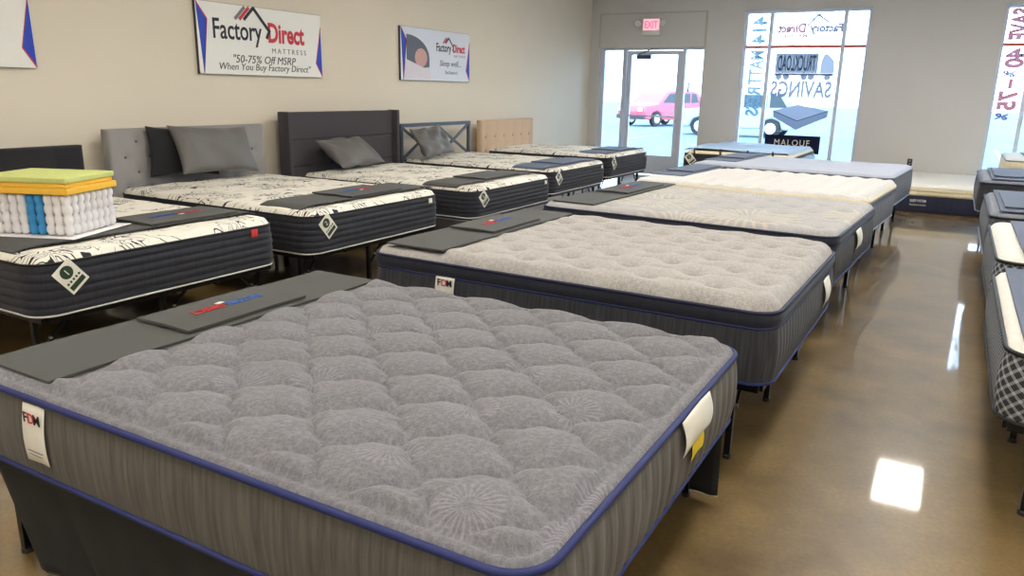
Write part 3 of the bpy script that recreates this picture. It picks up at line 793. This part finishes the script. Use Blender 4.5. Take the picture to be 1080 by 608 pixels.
# ------------------------------------------------------------------ foot mats with logo flap
GM = 'dark felt foot mats on the mattresses'
def slab(name, x0, x1, y0, y1, th, zf, mat, parent, r=.0):
    nx = max(4, int((x1-x0)/.03)); ny = max(4, int((y1-y0)/.03)); X, Y = np.meshgrid(np.linspace(x0, x1, nx+1), np.linspace(y0, y1, ny+1)); Z = zf(X, Y)
    wv = nx+1; T = np.stack([X, Y, Z+th], -1).reshape(-1, 3); Bm = np.stack([X, Y, Z], -1).reshape(-1, 3); m_ = len(T)
    F = [(j*wv+i, j*wv+i+1, (j+1)*wv+i+1, (j+1)*wv+i) for j in range(ny) for i in range(nx)]
    F += [(m_+(j+1)*wv+i, m_+(j+1)*wv+i+1, m_+j*wv+i+1, m_+j*wv+i) for j in range(ny) for i in range(nx)]
    rim = [i for i in range(nx+1)]+[j*wv+nx for j in range(1, ny+1)]+[ny*wv+i for i in range(nx-1, -1, -1)]+[j*wv for j in range(ny-1, 0, -1)]; n = len(rim)
    F += [(rim[k], m_+rim[k], m_+rim[(k+1) % n], rim[(k+1) % n]) for k in range(n)]
    return mesh_obj(name, np.concatenate([T, Bm]), F, mat, parent, False)
def foot_mat(label, x, y, z, wx, wy, flap, side, mat, rz=0, lettering=True, droop=0., kx=0., rise=0.):
    # x,y centre; side = +1 text read from +x, -1 read from -x; flap = (y0,y1) local, droop lowers the +-y ends, kx tilts along x
    o = thing('foot_mat', label, 'foot mat', (x, y, z), rz, GM)
    zf = lambda X, Y: -droop*np.clip((np.abs(Y)-(wy/2-.10))/.10, 0, 1)**2 + kx*X + .0015*np.sin(Y*9)+.0015
    slab('felt_mat', -wx/2, wx/2, -wy/2, wy/2, .008, zf, mat, o)
    if flap:
        fl = slab('logo_flap', -wx/2+.03*(side < 0)-.0, wx/2-.03*(side < 0), flap[0], flap[1], .010, lambda X, Y: kx*X+.0155+.001*np.sin(Y*9)+.0018*np.cos(X*20), mat, o)
        if lettering:
            yc = (flap[0]+flap[1])/2; zt = .0305+rise; L = (flap[1]-flap[0])
            rot = (0, math.atan(-kx), 0); rzt = PI/2 if side > 0 else -PI/2
            text('FACTORY', M['thread_blue'], fl, (0, yc-side*L*.15, zt), (0, 0, rzt), w=L*.30, h=.045, bold=.02)
            text('DIRECT', M['thread_red'], fl, (0, yc+side*L*.15, zt), (0, 0, rzt), w=L*.26, h=.045, bold=.02)
            c = side*.035
            MB().prism([(c-.006, yc-.02), (c+.012, yc-.012), (c+.004, yc+.02), (c-.012, yc+.01)], 'z', zt-.001, zt+.001).o('white_mark', M['thread_white'], fl)
    return o
foot_mat('charcoal felt mat with red and blue lettering on the nearest grey mattress', -2.355, 1.865, .6245, .345, 1.46, (-.23, .33), -1, M['felt'])
foot_mat('charcoal felt mat with logo flap on the light beige tufted mattress', -2.265, 3.735, .701, .35, 1.44, (-.20, .33), -1, M['felt'], -.015)
foot_mat('charcoal felt mat with faded logo flap on the mattress with cream fans', -2.295, 5.80, .690, .34, 1.60, (-.15, .60), -1, M['felt'], -.05)
foot_mat('slate mat on the cream wave quilted mattress', -2.41, 8.08, .678, .36, 1.30, (-.30, .55), -1, M['felt_blue'], -.07, False)
foot_mat('slate mat on the smooth pale blue grey mattress', -2.36, 9.98, .694, .40, 1.40, (-.30, .50), -1, M['felt_blue'], -.07, False)
foot_mat('charcoal felt mat half under the cutaway foam sample', -4.10, 2.72, Z0+.318, .36, 1.52, (.0, .62), 1, M['felt'], 0, True, .02)
foot_mat('charcoal felt mat with blue and red lettering in front of the grey headboard bed', -4.02, 4.56, Z0+.314, .40, 1.54, (-.25, .35), 1, M['felt'], 0, True, .02)
foot_mat('dark felt mat on the mattress of the charcoal winged bed', -4.00, 6.44, Z0+.280, .38, 1.50, (-.25, .40), 1, M['felt'], 0, False, .02)
foot_mat('dark felt mat on the mattress with the metal headboard', -4.12, 8.35, Z0+.285, .42, 1.50, (-.30, .35), 1, M['felt_blue'], 0, False, .02)
foot_mat('dark felt mat on the mattress with the beige headboard', -4.30, 10.50, Z0+.305, .42, 1.45, (-.30, .35), 1, M['felt_blue'], 0, False, .02)
foot_mat('dark grey mat on the nearest plaid mattress', .52, 3.83, .640, .40, 1.42, None, -1, M['felt_blue'])
foot_mat('grey mat on the second plaid mattress', .62, 5.54, .660, .40, 1.40, None, -1, M['felt_blue'])
foot_mat('grey mat with raised flap on the grey topped mattress', .60, 7.30, .686, .46, 1.50, (-.60, .50), -1, M['felt_blue'], 0, False)
foot_mat('slate blue mat with long flap on the fourth mattress at right', .70, 9.95, .686, .62, 1.50, (-.55, .60), -1, M['felt_blue'], 0, False)
foot_mat('slate mat on the cream mattress beside the right window', 1.02, 12.38, .752, .36, 1.40, (-.3, .3), -1, M['felt_blue'], 0, False)

# pale cover over the far mattress, with straps
cv = thing('mattress_cover', 'pale blue cloth cover with black straps on the mattress by the windows', 'mattress cover', (-2.70, 12.24, Z0+.312))
nx, ny = 60, 70; X, Y = np.meshgrid(np.linspace(-.80, .80, nx+1), np.linspace(-.93, .98, ny+1))
Zc = .013+.006*np.sin(X*5+Y*3)+.006*np.sin(Y*7-X*2)+.022*np.exp(-((Y-.1)/.35)**2)
ex = np.clip(np.abs(X)-.70, 0, None); Zc = Zc-ex**1.3*3.4*(X > 0)-ex**1.5*1.0*(X < 0)
V = np.concatenate([np.stack([X, Y, Zc+.008], -1).reshape(-1, 3), np.stack([X, Y, Zc], -1).reshape(-1, 3)]); wv = nx+1; m_ = wv*(ny+1)
F = [(j*wv+i, j*wv+i+1, (j+1)*wv+i+1, (j+1)*wv+i) for j in range(ny) for i in range(nx)]; F += [tuple(m_+q for q in f[::-1]) for f in F]
mesh_obj('cloth', V, F, M['protector'], cv, True)
st = MB().tube([(0, -.93, .024), (.012, -.985, .012), (.022, -1.025, -.010), (.034, -1.048, -.060)], .014, 6).o('strap', M['pipe_black'], cv)
for k, x in enumerate((-.62, -.24, .15, .50)):
    q = st if k == 0 else dup(st, cv); q.location = (x, 0, 0)

# ------------------------------------------------------------------ cutaway foam and coil sample
fs = thing('mattress_cutaway_sample', 'cutaway sample of green and yellow foam on white and blue pocket coils', 'foam sample', (-3.945, 2.27, Z0+.3345))
ea = math.atan2(-.39, -.92); fs.rotation_euler = (0, 0, ea)   # local x = along the left face, local -y = along the right face
Lx, Ly = .50, .40; ch = .215
pr = .0245
def pocket(mat):
    prof = []
    for j in range(17):
        t = j/16; z = t*ch; rr = pr*(.74+.32*abs(math.sin(PI*t*4))**.6)*(.85 if j in (0, 16) else 1)
        prof.append((rr, z))
    return MB().lathe(prof, n=12).o('pocket_coil', mat, fs, smooth=True)
pw = pocket(M['coil_white']); pb = pocket(M['coil_blue']); pb['label'] = 'blue pocket coil'
uw = ub = False
for i in range(10):
    for j in range(8):
        if 1 < i < 8 and 1 < j < 6: continue
        blue = i in (3, 4)
        if blue:
            q = pb if not ub else dup(pb, fs); ub = True; q['label'] = 'blue pocket coil'
        else:
            q = pw if not uw else dup(pw, fs); uw = True
        q.location = (.027+i*.0497, -(.027+j*.0497), .003)
def foam(name, z0, z1, mat, ov=.006, sd=1):
    rs = random.Random(sd)
    return MB().box(-ov, Lx+ov, -Ly-ov, ov, z0, z1).o(name, mat, fs, .006)
foam('lower_foam_layer', ch+.004, ch+.038, M['foam_yellow'], .010); foam('middle_foam_layer', ch+.0385, ch+.062, M['foam_yellow'], -.004); foam('top_foam_layer', ch+.0625, ch+.092, M['foam_green'], .004)
n = 16; V = []; 
X, Y = np.meshgrid(np.linspace(-.05, Lx+.02, n+1), np.linspace(-Ly-.05, .05, n+1)); Zp = .001+.004*np.clip(-X/.05, 0, 1)*0
V = np.stack([X, Y, Zp-.002], -1).reshape(-1, 3); F = [(j*(n+1)+i, j*(n+1)+i+1, (j+1)*(n+1)+i+1, (j+1)*(n+1)+i) for j in range(n) for i in range(n)]
bs = mesh_obj('paper_backing', V, F, M['coil_white'], fs, True); q = bs.modifiers.new('solidify', 'SOLIDIFY'); q.thickness = .002

# ------------------------------------------------------------------ the room
XL, YB, XR, YF, ZC = -6.07, 13.5, 6.5, -4.5, 3.4
struct(MB().box(XL-.2, XR+.2, YF-.2, YB+.28, -.2, 0).o('floor', M['floor']))
struct(MB().box(XL-.2, XR+.2, YF-.2, YB+.28, ZC, ZC+.15).o('ceiling', M['ceiling']))
struct(MB().box(XL-.2, XL, YF-.2, YB+.28, 0, ZC).o('wall_left', M['wall_paint']))
struct(MB().box(XR, XR+.2, YF-.2, YB+.28, 0, ZC).o('wall_right', M['wall_paint']))
struct(MB().box(XL, XR, YF-.2, YF, 0, ZC).o('wall_rear', M['wall_paint']))
W1 = (-3.30, -1.36, .16, 2.82); W2 = (.385, 3.9, .16, 2.80); W3 = (4.3, 5.9, .16, 2.80); DO = (-5.88, -3.93, 0, 2.25)
wb = MB(); y0, y1 = YB, YB+.26
xs = [XL, DO[0], DO[1], W1[0], W1[1], W2[0], W2[1], W3[0], W3[1], XR]; ops = {1: DO, 3: W1, 5: W2, 7: W3}
for i in range(9):
    if i in ops:
        o_ = ops[i]
        if o_[2] > 0: wb.box(xs[i], xs[i+1], y0, y1, 0, o_[2])
        wb.box(xs[i], xs[i+1], y0, y1, o_[3], ZC)
    else: wb.box(xs[i], xs[i+1], y0, y1, 0, ZC)
struct(wb.o('wall_front', M['wall_far']))
struct(MB().box(XL+.001, XL+.012, YF, YB, 0, .10).o('baseboard_left', M['trim'])); struct(MB().box(DO[1], W1[0]+6, YB-.012, YB-.001, 0, .10).o('baseboard_front', M['trim']))
# raised panel outline over the door
tr = MB()
for b_ in ((-5.90, -5.87, 2.25, 2.83), (-3.95, -3.92, 2.25, 2.83), (-5.90, -3.92, 2.82, 2.845)): tr.box(b_[0], b_[1], YB-.014, YB-.001, b_[2], b_[3])
struct(tr.o('trim_1', M['trim']))

def window(n, W, muls, bar=2.25, mat_bar=None, fy=YB+.10, reveal=True):
    r = bpy.data.objects.new(n, None); C.objects.link(r); r['kind'] = 'structure'; r.location = (W[0], fy, W[2]); r.empty_display_size = .1
    x0, x1, z0, z1 = 0, W[1]-W[0], 0, W[3]-W[2]; t = .045
    m = MB().box(x0, x0+t, -.04, .04, z0, z1).box(x1-t, x1, -.04, .04, z0, z1).box(x0+t, x1-t, -.04, .04, z1-t, z1).box(x0+t, x1-t, -.04, .04, z0, z0+t+.02); m.o('window_frame', M['alu'], r)
    for x in muls: MB().box(x-W[0]-.028, x-W[0]+.028, -.042, .042, z0+t+.02, z1-t).o('mullion', M['alu'], r)
    if bar: MB().box(x0+t, x1-t, -.035, .035, bar-W[2]-.025, bar-W[2]+.02).o('transom_bar', mat_bar or M['bar_red'], r)
    MB().box(x0+t*.5, x1-t*.5, -.004, .004, z0+t*.5, z1-t*.5).o('pane', M['glass'], r)
    MB().box(x0, x1, -.098, -.042, z0-.0, z0+.02).o('sill', M['alu_pale'], r)
    return r
w1 = window('window_1', W1, (-2.87, -1.74)); w2 = window('window_2', W2, (.80, 2.1, 3.3)); w3 = window('window_3', W3, (5.1,))

# door with sidelights
dr = bpy.data.objects.new('door_1', None); C.objects.link(dr); dr['kind'] = 'structure'; dr.location = (-4.9, YB+.10, 0)
def dp(name, x0, x1, z0, z1, ya=-.04, yb=.04, mat=None, par=None, bev=0): return MB().box(x0+4.9, x1+4.9, ya, yb, z0, z1).o(name, mat or M['alu'], par or dr, bev)
dp('frame_post', -5.88, -5.80, 0, 2.25); dp('frame_post', -5.44, -5.37, 0, 2.25, -.05, .05); dp('frame_post', -4.325, -4.27, 0, 2.25, -.05, .05); dp('frame_post', -3.96, -3.93, 0, 2.25)
dp('frame_head', -5.80, -3.96, 2.21, 2.25, -.038, .038); dp('frame_sill', -5.80, -5.44, 0, .10, -.038, .038); dp('frame_sill', -4.27, -3.96, 0, .10, -.038, .038)
dp('sidelight_pane', -5.80, -5.44, .10, 2.21, -.004, .004, M['glass']); dp('sidelight_pane', -4.27, -3.96, .10, 2.21, -.004, .004, M['glass'])
leaf = dp('door_leaf', -5.36, -5.28, .01, 2.20, -.025, .025)
for a_ in ((-4.42, -4.335, .01, 2.20), (-5.28, -4.42, 2.13, 2.20), (-5.28, -4.42, .01, .36)): dp('door_rail', *a_, -.024, .024, None, leaf)
dp('door_pane', -5.28, -4.42, .36, 2.13, -.003, .003, M['glass'], leaf)
dp('push_bar', -5.30, -4.40, 1.045, 1.075, -.075, -.045, None, leaf, .008); dp('lock', -4.395, -4.365, .98, 1.02, -.035, -.02, M['steel_bolt'], leaf)
dp('closer_body', -5.17, -4.90, 2.055, 2.125, -.085, -.026, M['metal_grey'], leaf, .006)
MB().bar((-.22, -.06, 2.14), (.02, -.05, 2.235), .02, .012).bar((-.22, -.06, 2.125), (-.22, -.06, 2.15), .02).o('closer_arm', M['metal_grey'], leaf)
dp('door_handle', -4.19, -4.165, 1.50, 1.66, -.09, -.06, M['dark_plastic'], dr, .004)
dp('handle_mount', -4.185, -4.17, 1.57, 1.59, -.06, .0, M['dark_plastic'])

# exit sign with two lamps
ex = thing('exit_sign', 'lit red EXIT sign with two white emergency lamp heads over the door', 'exit sign', (-4.90, YB-.001, 2.45))
MB().box(-.165, .165, -.06, 0, 0, .29).o('housing', M['white_plastic'], ex, .008)
fc = MB().box(-.145, .145, -.066, -.0605, .09, .275).o('sign_face', M['exit_face'], ex, label='glowing pink red sign face')
text('EXIT', M['exit_red'], fc, (0, -.068, .182), (PI/2, 0, 0), w=.24, h=.12, bold=.02)
for s in (-1, 1):
    l = MB().lathe([(.035, 0), (.055, -.07), (.058, -.085), (.05, -.088)], (s*.235, -.035, .20), 18, 'y').o('lamp_head', M['white_plastic'], ex, smooth=True)
    MB().bar((s*.16, -.03, .20), (s*.235, -.03, .20), .02).o('lamp_arm', M['white_plastic'], ex)
    MB().lathe([(.044, -.089), (.044, -.092)], (s*.235, -.035, .20), 16, 'y').o('lens', M['white_plastic'], l)

ot = thing('wall_outlet', 'small dark wall outlet on the front wall above the low mattress', 'wall outlet', (-.55, YB-.001, .50))
MB().box(-.035, .035, -.008, 0, -.055, .055).o('cover_plate', M['dark_plastic'], ot, .003)
MB().box(-.016, .016, -.011, -.008, .010, .040).box(-.016, .016, -.011, -.008, -.040, -.010).o('socket', M['ink_grey'], ot)

# ------------------------------------------------------------------ window graphics (vinyl on the inner face, read from outside, so mirrored here)
def stick(parent_w, fn):
    pass
YV = YB+.088
RX = (PI/2, 0, 0)
def vin(label, cat, loc): return thing('window_decal', label, cat, loc, group=None)
g = vin('mirrored shop logo decal with roof lines at the top of the left window', 'window decal', (-2.29, YV, 2.52))
text('Factory', M['vinyl_navy'], g, (.27, 0, -.005), RX, w=.50, h=.17, mirror=True, depth=0., bold=.05); text('Direct', M['vinyl_red'], g, (-.26, 0, .015), RX, w=.44, h=.15, mirror=True, depth=0., bold=.05)
text('MATTRESS', M['vinyl_red'], g, (-.24, 0, -.105), RX, w=.48, h=.06, mirror=True, depth=0., bold=.05)
MB().strip((.30, .10), (.13, .21), .026).strip((.13, .21), (-.02, .04), .026).o('roof_line', M['vinyl_navy'], g); MB().strip((.20, .20), (.08, .235), .02).strip((.10, .15), (0, .16), .02).o('roof_line', M['vinyl_grey'], g)
g = vin('mirrored truck decal lettered TRUCKLOAD in the left window', 'window decal', (-2.30, YV, 1.80))
bd = MB().flat([(-.45, .03), (.22, .03), (.22, .345), (-.45, .345)]).o('trailer', M['vinyl_slate'], g); text('TRUCKLOAD', M['vinyl_outline'], bd, (-.115, -.001, .19), RX, w=.60, h=.25, mirror=True, depth=0., bold=.02)
MB().flat([(.26, .03), (.26, .20), (.30, .33), (.36, .33), (.46, .22), (.48, .05), (.46, .03)]).o('cab', M['vinyl_pale'], g)
MB().flat([(-.45, -.01), (.47, -.01), (.47, .029), (-.45, .029)]).o('chassis', M['vinyl_outline'], g)
wh = MB().flat([(.052*math.cos(k*PI/9), .052*math.sin(k*PI/9)) for k in range(18)], y=-.001).o('wheel', M['vinyl_grey'], g)
for k, x in enumerate((-.38, -.26, .02, .13, .38)):
    q = wh if k == 0 else dup(wh, g); q.location = (x, -.001, -.03)
g = vin('mirrored SAVINGS lettering decal in the left window', 'window decal', (-2.31, YV, 1.575)); text('SAVINGS', M['vinyl_grey'], g, (0, 0, 0), RX, w=.96, h=.27, mirror=True, depth=0., bold=.035)
g = vin('picture decal of a grey mattress in the left window', 'window decal', (-2.28, YV, 1.12))
MB().flat([(-.43, .10), (-.05, .21), (.44, .12), (-.03, -.05)]).o('mattress_top', M['vinyl_pale'], g)
MB().flat([(-.43, .10), (-.03, -.05), (-.04, -.20), (-.42, 0)], [(-.03, -.05), (.44, .12), (.43, .02), (-.04, -.20)]).o('mattress_side', M['vinyl_slate'], g); MB().strip((-.42, .095), (-.03, -.055), .012, -.001).strip((-.03, -.055), (.43, .115), .012, -.001).o('outline', M['vinyl_outline'], g)
g = thing('window_placard', 'dark placard lettered MALOUF standing low in the left window', 'sign', (-2.345, YB+.03, .54)); bd = MB().box(-.44, .44, -.006, .006, 0, .29).o('board', M['vinyl_dark'], g, label='dark board'); text('MALOUF', M['paper'], bd, (-.0, -.008, .17), RX, w=.56, h=.10, spacing=1.2); MB().box(-.30, .30, .007, .02, -.0, .02).o('foot_strip', M['vinyl_dark'], bd)
# rotated column lettering: 414 MATTRESS
def RV(a): return (Matrix.Rotation(PI/2, 4, 'X') @ Matrix.Rotation(a, 4, 'Z')).to_euler()
g = vin('column of sideways mirrored lettering 414 MATTRESS at the left of the window', 'window decal', (-3.06, YV, 1.85)); text('414', M['vinyl_blue'], g, (0, 0, .665), RV(PI/2), w=.44, h=.24, mirror=True, depth=0., bold=.03); 
text('MATT', M['vinyl_blue'], g, (0, 0, .06), RV(PI/2), w=.56, h=.23, mirror=True, depth=0., bold=.03); text('RESS', M['vinyl_blue'], g, (0, 0, -.49), RV(PI/2), w=.48, h=.23, mirror=True, depth=0., bold=.04)
g = vin('column of red sideways mirrored lettering SAVE 40% - 75% in the right window', 'window decal', (.60, YV, 1.9))
text('SAVE', M['vinyl_red'], g, (.0, 0, .63), RV(PI/2), w=.44, h=.27, mirror=True, depth=0., bold=.05); text('40', M['vinyl_red'], g, (.0, 0, .16), RV(PI/2), w=.28, h=.25, mirror=True, depth=0., bold=.05); text('%', M['vinyl_navy'], g, (-.04, 0, -.06), RV(PI/2), w=.10, h=.16, mirror=True, depth=0., bold=.04)
text('-', M['vinyl_red'], g, (0, 0, -.20), RV(PI/2), w=.14, h=.05, mirror=True, depth=0.); text('75', M['vinyl_red'], g, (0, 0, -.44), RV(PI/2), w=.28, h=.25, mirror=True, depth=0., bold=.05); text('%', M['vinyl_navy'], g, (-.04, 0, -.67), RV(PI/2), w=.10, h=.16, mirror=True, depth=0., bold=.04)

# ------------------------------------------------------------------ wall signs
def RL(): return (PI/2, 0, PI/2)     # text on the left wall facing +x, reading along +y
def logo(par, y, z, s, x, grey='ink_grey'):
    # y,z centre of the wordmark; s = total width
    text('Factory', M['ink_navy'], par, (x, y-s*.255, z-.01*s), RL(), w=s*.50, h=s*.205, bold=.012)
    text('Direct', M['ink_red'], par, (x, y+s*.275, z+.015*s), RL(), w=s*.42, h=s*.165, bold=.03)
    text('MATTRESS', M[grey], par, (x, y+s*.30, z-s*.13), RL(), w=s*.40, h=s*.042, spacing=1.5)
    def ln(p, q, m_, nm): MB().bar((x, y+p[0]*s, z+p[1]*s), (x, y+q[0]*s, z+q[1]*s), .002, .026*s).o(nm, M[m_], par)
    ln((-.19, .10), (-.085, .20), 'ink_navy', 'roof_line'); ln((-.09, .205), (.085, .02), 'ink_navy', 'roof_line'); ln((.085, .035), (.045, -.035), 'ink_navy', 'roof_line')
    ln((-.235, .10), (-.13, .20), 'ink_red', 'roof_line'); ln((-.28, .10), (-.175, .20), 'ink_grey', 'roof_line')
def sign(label, y0, y1, z0, z1, mat='sign_white'):
    g = thing('wall_sign', label, 'sign', (XL, (y0+y1)/2, (z0+z1)/2), group='shop signs on the left wall'); w, h = y1-y0, z1-z0
    MB().box(.001, .030, -w/2, w/2, -h/2, h/2).o('board', M['ink_dark'], g); bd = MB().box(.030, .034, -w/2+.003, w/2-.003, -h/2+.003, h/2-.003).o('printed_face', M[mat], g)
    for s in (-1, 1):
        P3 = [(s*w/2*.992, h/2*.97), (s*(w/2-.115*w/1.58), .115*h/.64*1.0 if s < 0 else .02), (s*w/2*.992, -h/2*.97)]
        if s < 0: P3 = [(-w/2*.992, h/2*.97), (-w/2+.115, h*.26), (-w/2*.94, -h/2*.97)]
        else: P3 = [(w/2*.985, h*.30), (w/2-.095, -h*.27), (w/2*.992, -h/2*.97)]
        q = MB().prism([(a, b) for a, b in P3], 'x', .034, .0355).o('blue_wedge', M['sign_blue'], bd); fix_normals(q)
        e = MB().bar((.0358, P3[0][0], P3[0][1]), (.0358, P3[1][0], P3[1][1]), .002, .010).bar((.0358, P3[1][0], P3[1][1]), (.0358, P3[2][0], P3[2][1]), .002, .010).o('red_edge', M['ink_red'], bd)
    return g, w, h
g, w, h = sign('shop logo sign on left wall with the line about 50-75% off MSRP', 4.83, 6.41, 1.565, 2.205)
logo(g, -.03, .075, 1.16, .037); text('"50-75% Off MSRP', M['ink_dark'], g, (.0365, .0, -.168), RL(), w=.80, h=.075, shear=.2); text('When You Buy Factory Direct"', M['ink_dark'], g, (.0365, .02, -.25), RL(), w=1.18, h=.085, shear=.2)
g, w, h = sign('shop logo sign cut off by the left edge of the photo', 1.80, 3.385, 1.565, 2.205); logo(g, -.03, .075, 1.16, .037); text('"50-75% Off MSRP', M['ink_dark'], g, (.0365, -.1, -.15), RL(), w=.70, h=.075, shear=.2)
g, w, h = sign('pale shop sign with a picture of a sleeper above the words Sleep well', 7.78, 9.335, 1.57, 2.21, 'sign_pale')
logo(g, .32, .10, .68, .037); text('Sleep well...', M['ink_grey'], g, (.0365, .30, -.10), RL(), w=.50, h=.10, shear=.2); text('You Deserve It', M['ink_grey'], g, (.0365, .32, -.205), RL(), w=.30, h=.045, shear=.2)
pic = MB().prism([(-.66+.48*math.sin(t)*1.0-.0, -.05+.28*math.cos(t)) for t in [k*PI/2/12 for k in range(13)]]+[(-.18, -.20), (-.66, -.12)], 'x', .0345, .0355).o('printed_arch', M['print_slate'], g); fix_normals(pic)
q = MB().lathe([(.115, .0356), (.115, .0362)], (0, 0, 0), 20, 'x').o('printed_face_shape', M['skin_print'], pic, loc=(0, -.36, -.04)); q.scale = (1, 1.15, 1)
q = fix_normals(MB().prism([(-.70, -.06), (-.50, -.11), (-.30, -.16), (-.17, -.15), (-.14, -.30), (-.70, -.30)], 'x', .0364, .0372).o('printed_pillow', M['print_white'], pic))

# ------------------------------------------------------------------ ceiling lights
cl = thing('ceiling_light', 'rectangular ceiling light panel above the aisle', 'ceiling light', (0, 0, ZC), group='rectangular ceiling light panels')
MB().box(-.32, .32, -.62, .62, -.035, -.001).o('light_frame', M['white_plastic'], cl)
MB().box(-.26, .26, -.56, .56, -.040, -.0355).o('diffuser', M['panel_light'], cl)
first = True
for x in (0, -3.0, 3.2):
    for y in (10.25, 7.0, 3.75, .5, -2.6):
        q = cl if first else dup(cl); first = False; q.location = (x, y, ZC)

# ------------------------------------------------------------------ outside
struct(MB().box(-60, 40, YB+.281, 16.6, -.2, -.02).o('ground_sidewalk', M['sidewalk'])); struct(MB().box(-90, 60, 16.6, 120, -.3, -.12).o('ground_parking', M['asphalt']))
tag(MB().box(-60, 40, 16.3, 16.599, -.12, 0).o('curb', M['sidewalk']), 'concrete curb outside along the sidewalk', 'curb')
ln = MB().box(-.06, .06, 0, 5.2, -.1195, -.112).o('parking_line', M['paint_line']); tag(ln, 'painted white parking line on the asphalt outside', 'parking line', 'parking lines outside')
for k in range(12):
    q = ln if k == 0 else dup(ln); q.location = (-24+k*2.8, 24, 0)
def car(label, x, y, z, paint, face=-1, s=1.):
    r = thing('car', label, 'car', (x, y, z)); r.scale = (-face*s, s, s)
    b = [(-2.2, .35), (-2.25, .75), (-2.1, .98), (-1.2, 1.08), (-.55, 1.62), (-.3, 1.70), (1.6, 1.70), (1.95, 1.55), (2.2, 1.05), (2.25, .45), (2.1, .32), (1.75, .32), (1.65, .62), (1.35, .72), (1.05, .62), (.95, .32), (-.95, .32), (-1.05, .62), (-1.35, .72), (-1.65, .62), (-1.75, .32)]
    o = fix_normals(MB().prism(b, 'y', -.88, .88).o('body', paint, r)); bb = o.modifiers.new('bevel', 'BEVEL'); bb.width = .07; bb.segments = 3
    for yy in (-.885, .875):
        for P in ([(-.95, 1.12), (-.45, 1.56), (.2, 1.58), (.2, 1.12)], [(.3, 1.12), (.3, 1.58), (1.15, 1.58), (1.15, 1.12)], [(1.25, 1.12), (1.25, 1.58), (1.6, 1.56), (1.9, 1.14)]):
            fix_normals(MB().prism(P, 'y', yy, yy+.012).o('side_window', M['car_glass'], r))
    w_ = MB().lathe([(.20, -.10), (.34, -.10), (.36, -.06), (.36, .06), (.34, .10), (.20, .10)], (0, 0, 0), 24, 'y').o('wheel', M['rubber'], r, smooth=False); MB().lathe([(.21, -.105), (.21, .105)], (0, 0, 0), 16, 'y').o('rim', M['chrome'], w_)
    for k, (px, py) in enumerate(((-1.35, -.80), (1.35, -.80), (-1.35, .80), (1.35, .80))):
        q = w_ if k == 0 else dup(w_, r); q.location = (px, py, .36)
    MB().box(-2.27, -2.2, -.75, -.45, .72, .88).box(-2.27, -2.2, .45, .75, .72, .88).o('headlight', M['chrome'], r); MB().box(-2.30, -2.15, -.85, .85, .36, .55).o('bumper', M['dark_plastic'], r)
    return r
rc = car('red sport utility car parked outside, seen through the door glass', -12.9, 37.5, -.12, M['car_red'], -1, 1.0); rc.rotation_euler = (0, 0, 1.22)
car('pale car parked outside, between the door and the left window', -7.4, 31, -.12, M['car_pale'], -1)

# ------------------------------------------------------------------ world
wd = bpy.data.worlds.new('sky'); sc.world = wd; wd.use_nodes = True; nt = wd.node_tree; bg = nt.nodes['Background']
tc = nt.nodes.new('ShaderNodeTexCoord'); sp = nt.nodes.new('ShaderNodeSeparateXYZ'); nt.links.new(tc.outputs['Generated'], sp.inputs[0])
rp = nt.nodes.new('ShaderNodeValToRGB'); rp.color_ramp.elements[0].position = .0; rp.color_ramp.elements[0].color = (.66, .83, 1, 1); rp.color_ramp.elements[1].position = .6; rp.color_ramp.elements[1].color = (.42, .68, 1, 1)
nt.links.new(sp.outputs[2], rp.inputs[0]); nt.links.new(rp.outputs[0], bg.inputs[0]); bg.inputs[1].default_value = 6.5

# ------------------------------------------------------------------ camera
F_ = 802.21; p_, r_, y_ = (math.radians(14.62946), math.radians(1.1322), math.radians(29.50496))
cz, sz, cp, sp_ = math.cos(y_), math.sin(y_), math.cos(p_), math.sin(p_)
f = Vector((-sz*cp, cz*cp, -sp_)); rt = Vector((cz, sz, 0)); upv = rt.cross(f)
r2 = rt*math.cos(r_)+upv*math.sin(r_); u2 = -rt*math.sin(r_)+upv*math.cos(r_)
cd = bpy.data.cameras.new('camera'); cam = bpy.data.objects.new('camera', cd); C.objects.link(cam)
cd.sensor_width = 36; cd.lens = F_/1080*36; cd.clip_end = 300; cd.clip_start = .05
cam.matrix_world = Matrix(((r2.x, u2.x, -f.x, 0), (r2.y, u2.y, -f.y, 0), (r2.z, u2.z, -f.z, 1.48), (0, 0, 0, 1)))
sc.camera = cam
sc.view_settings.view_transform = 'Standard'; sc.view_settings.look = 'None'; sc.view_settings.gamma = 1; sc.view_settings.use_curve_mapping = False; sc.view_settings.exposure = 0.45
sc.cycles.use_denoising = True; sc.cycles.max_bounces = 8; sc.cycles.transparent_max_bounces = 12
try: sc.cycles.denoiser = 'OPENIMAGEDENOISE'
except Exception: pass
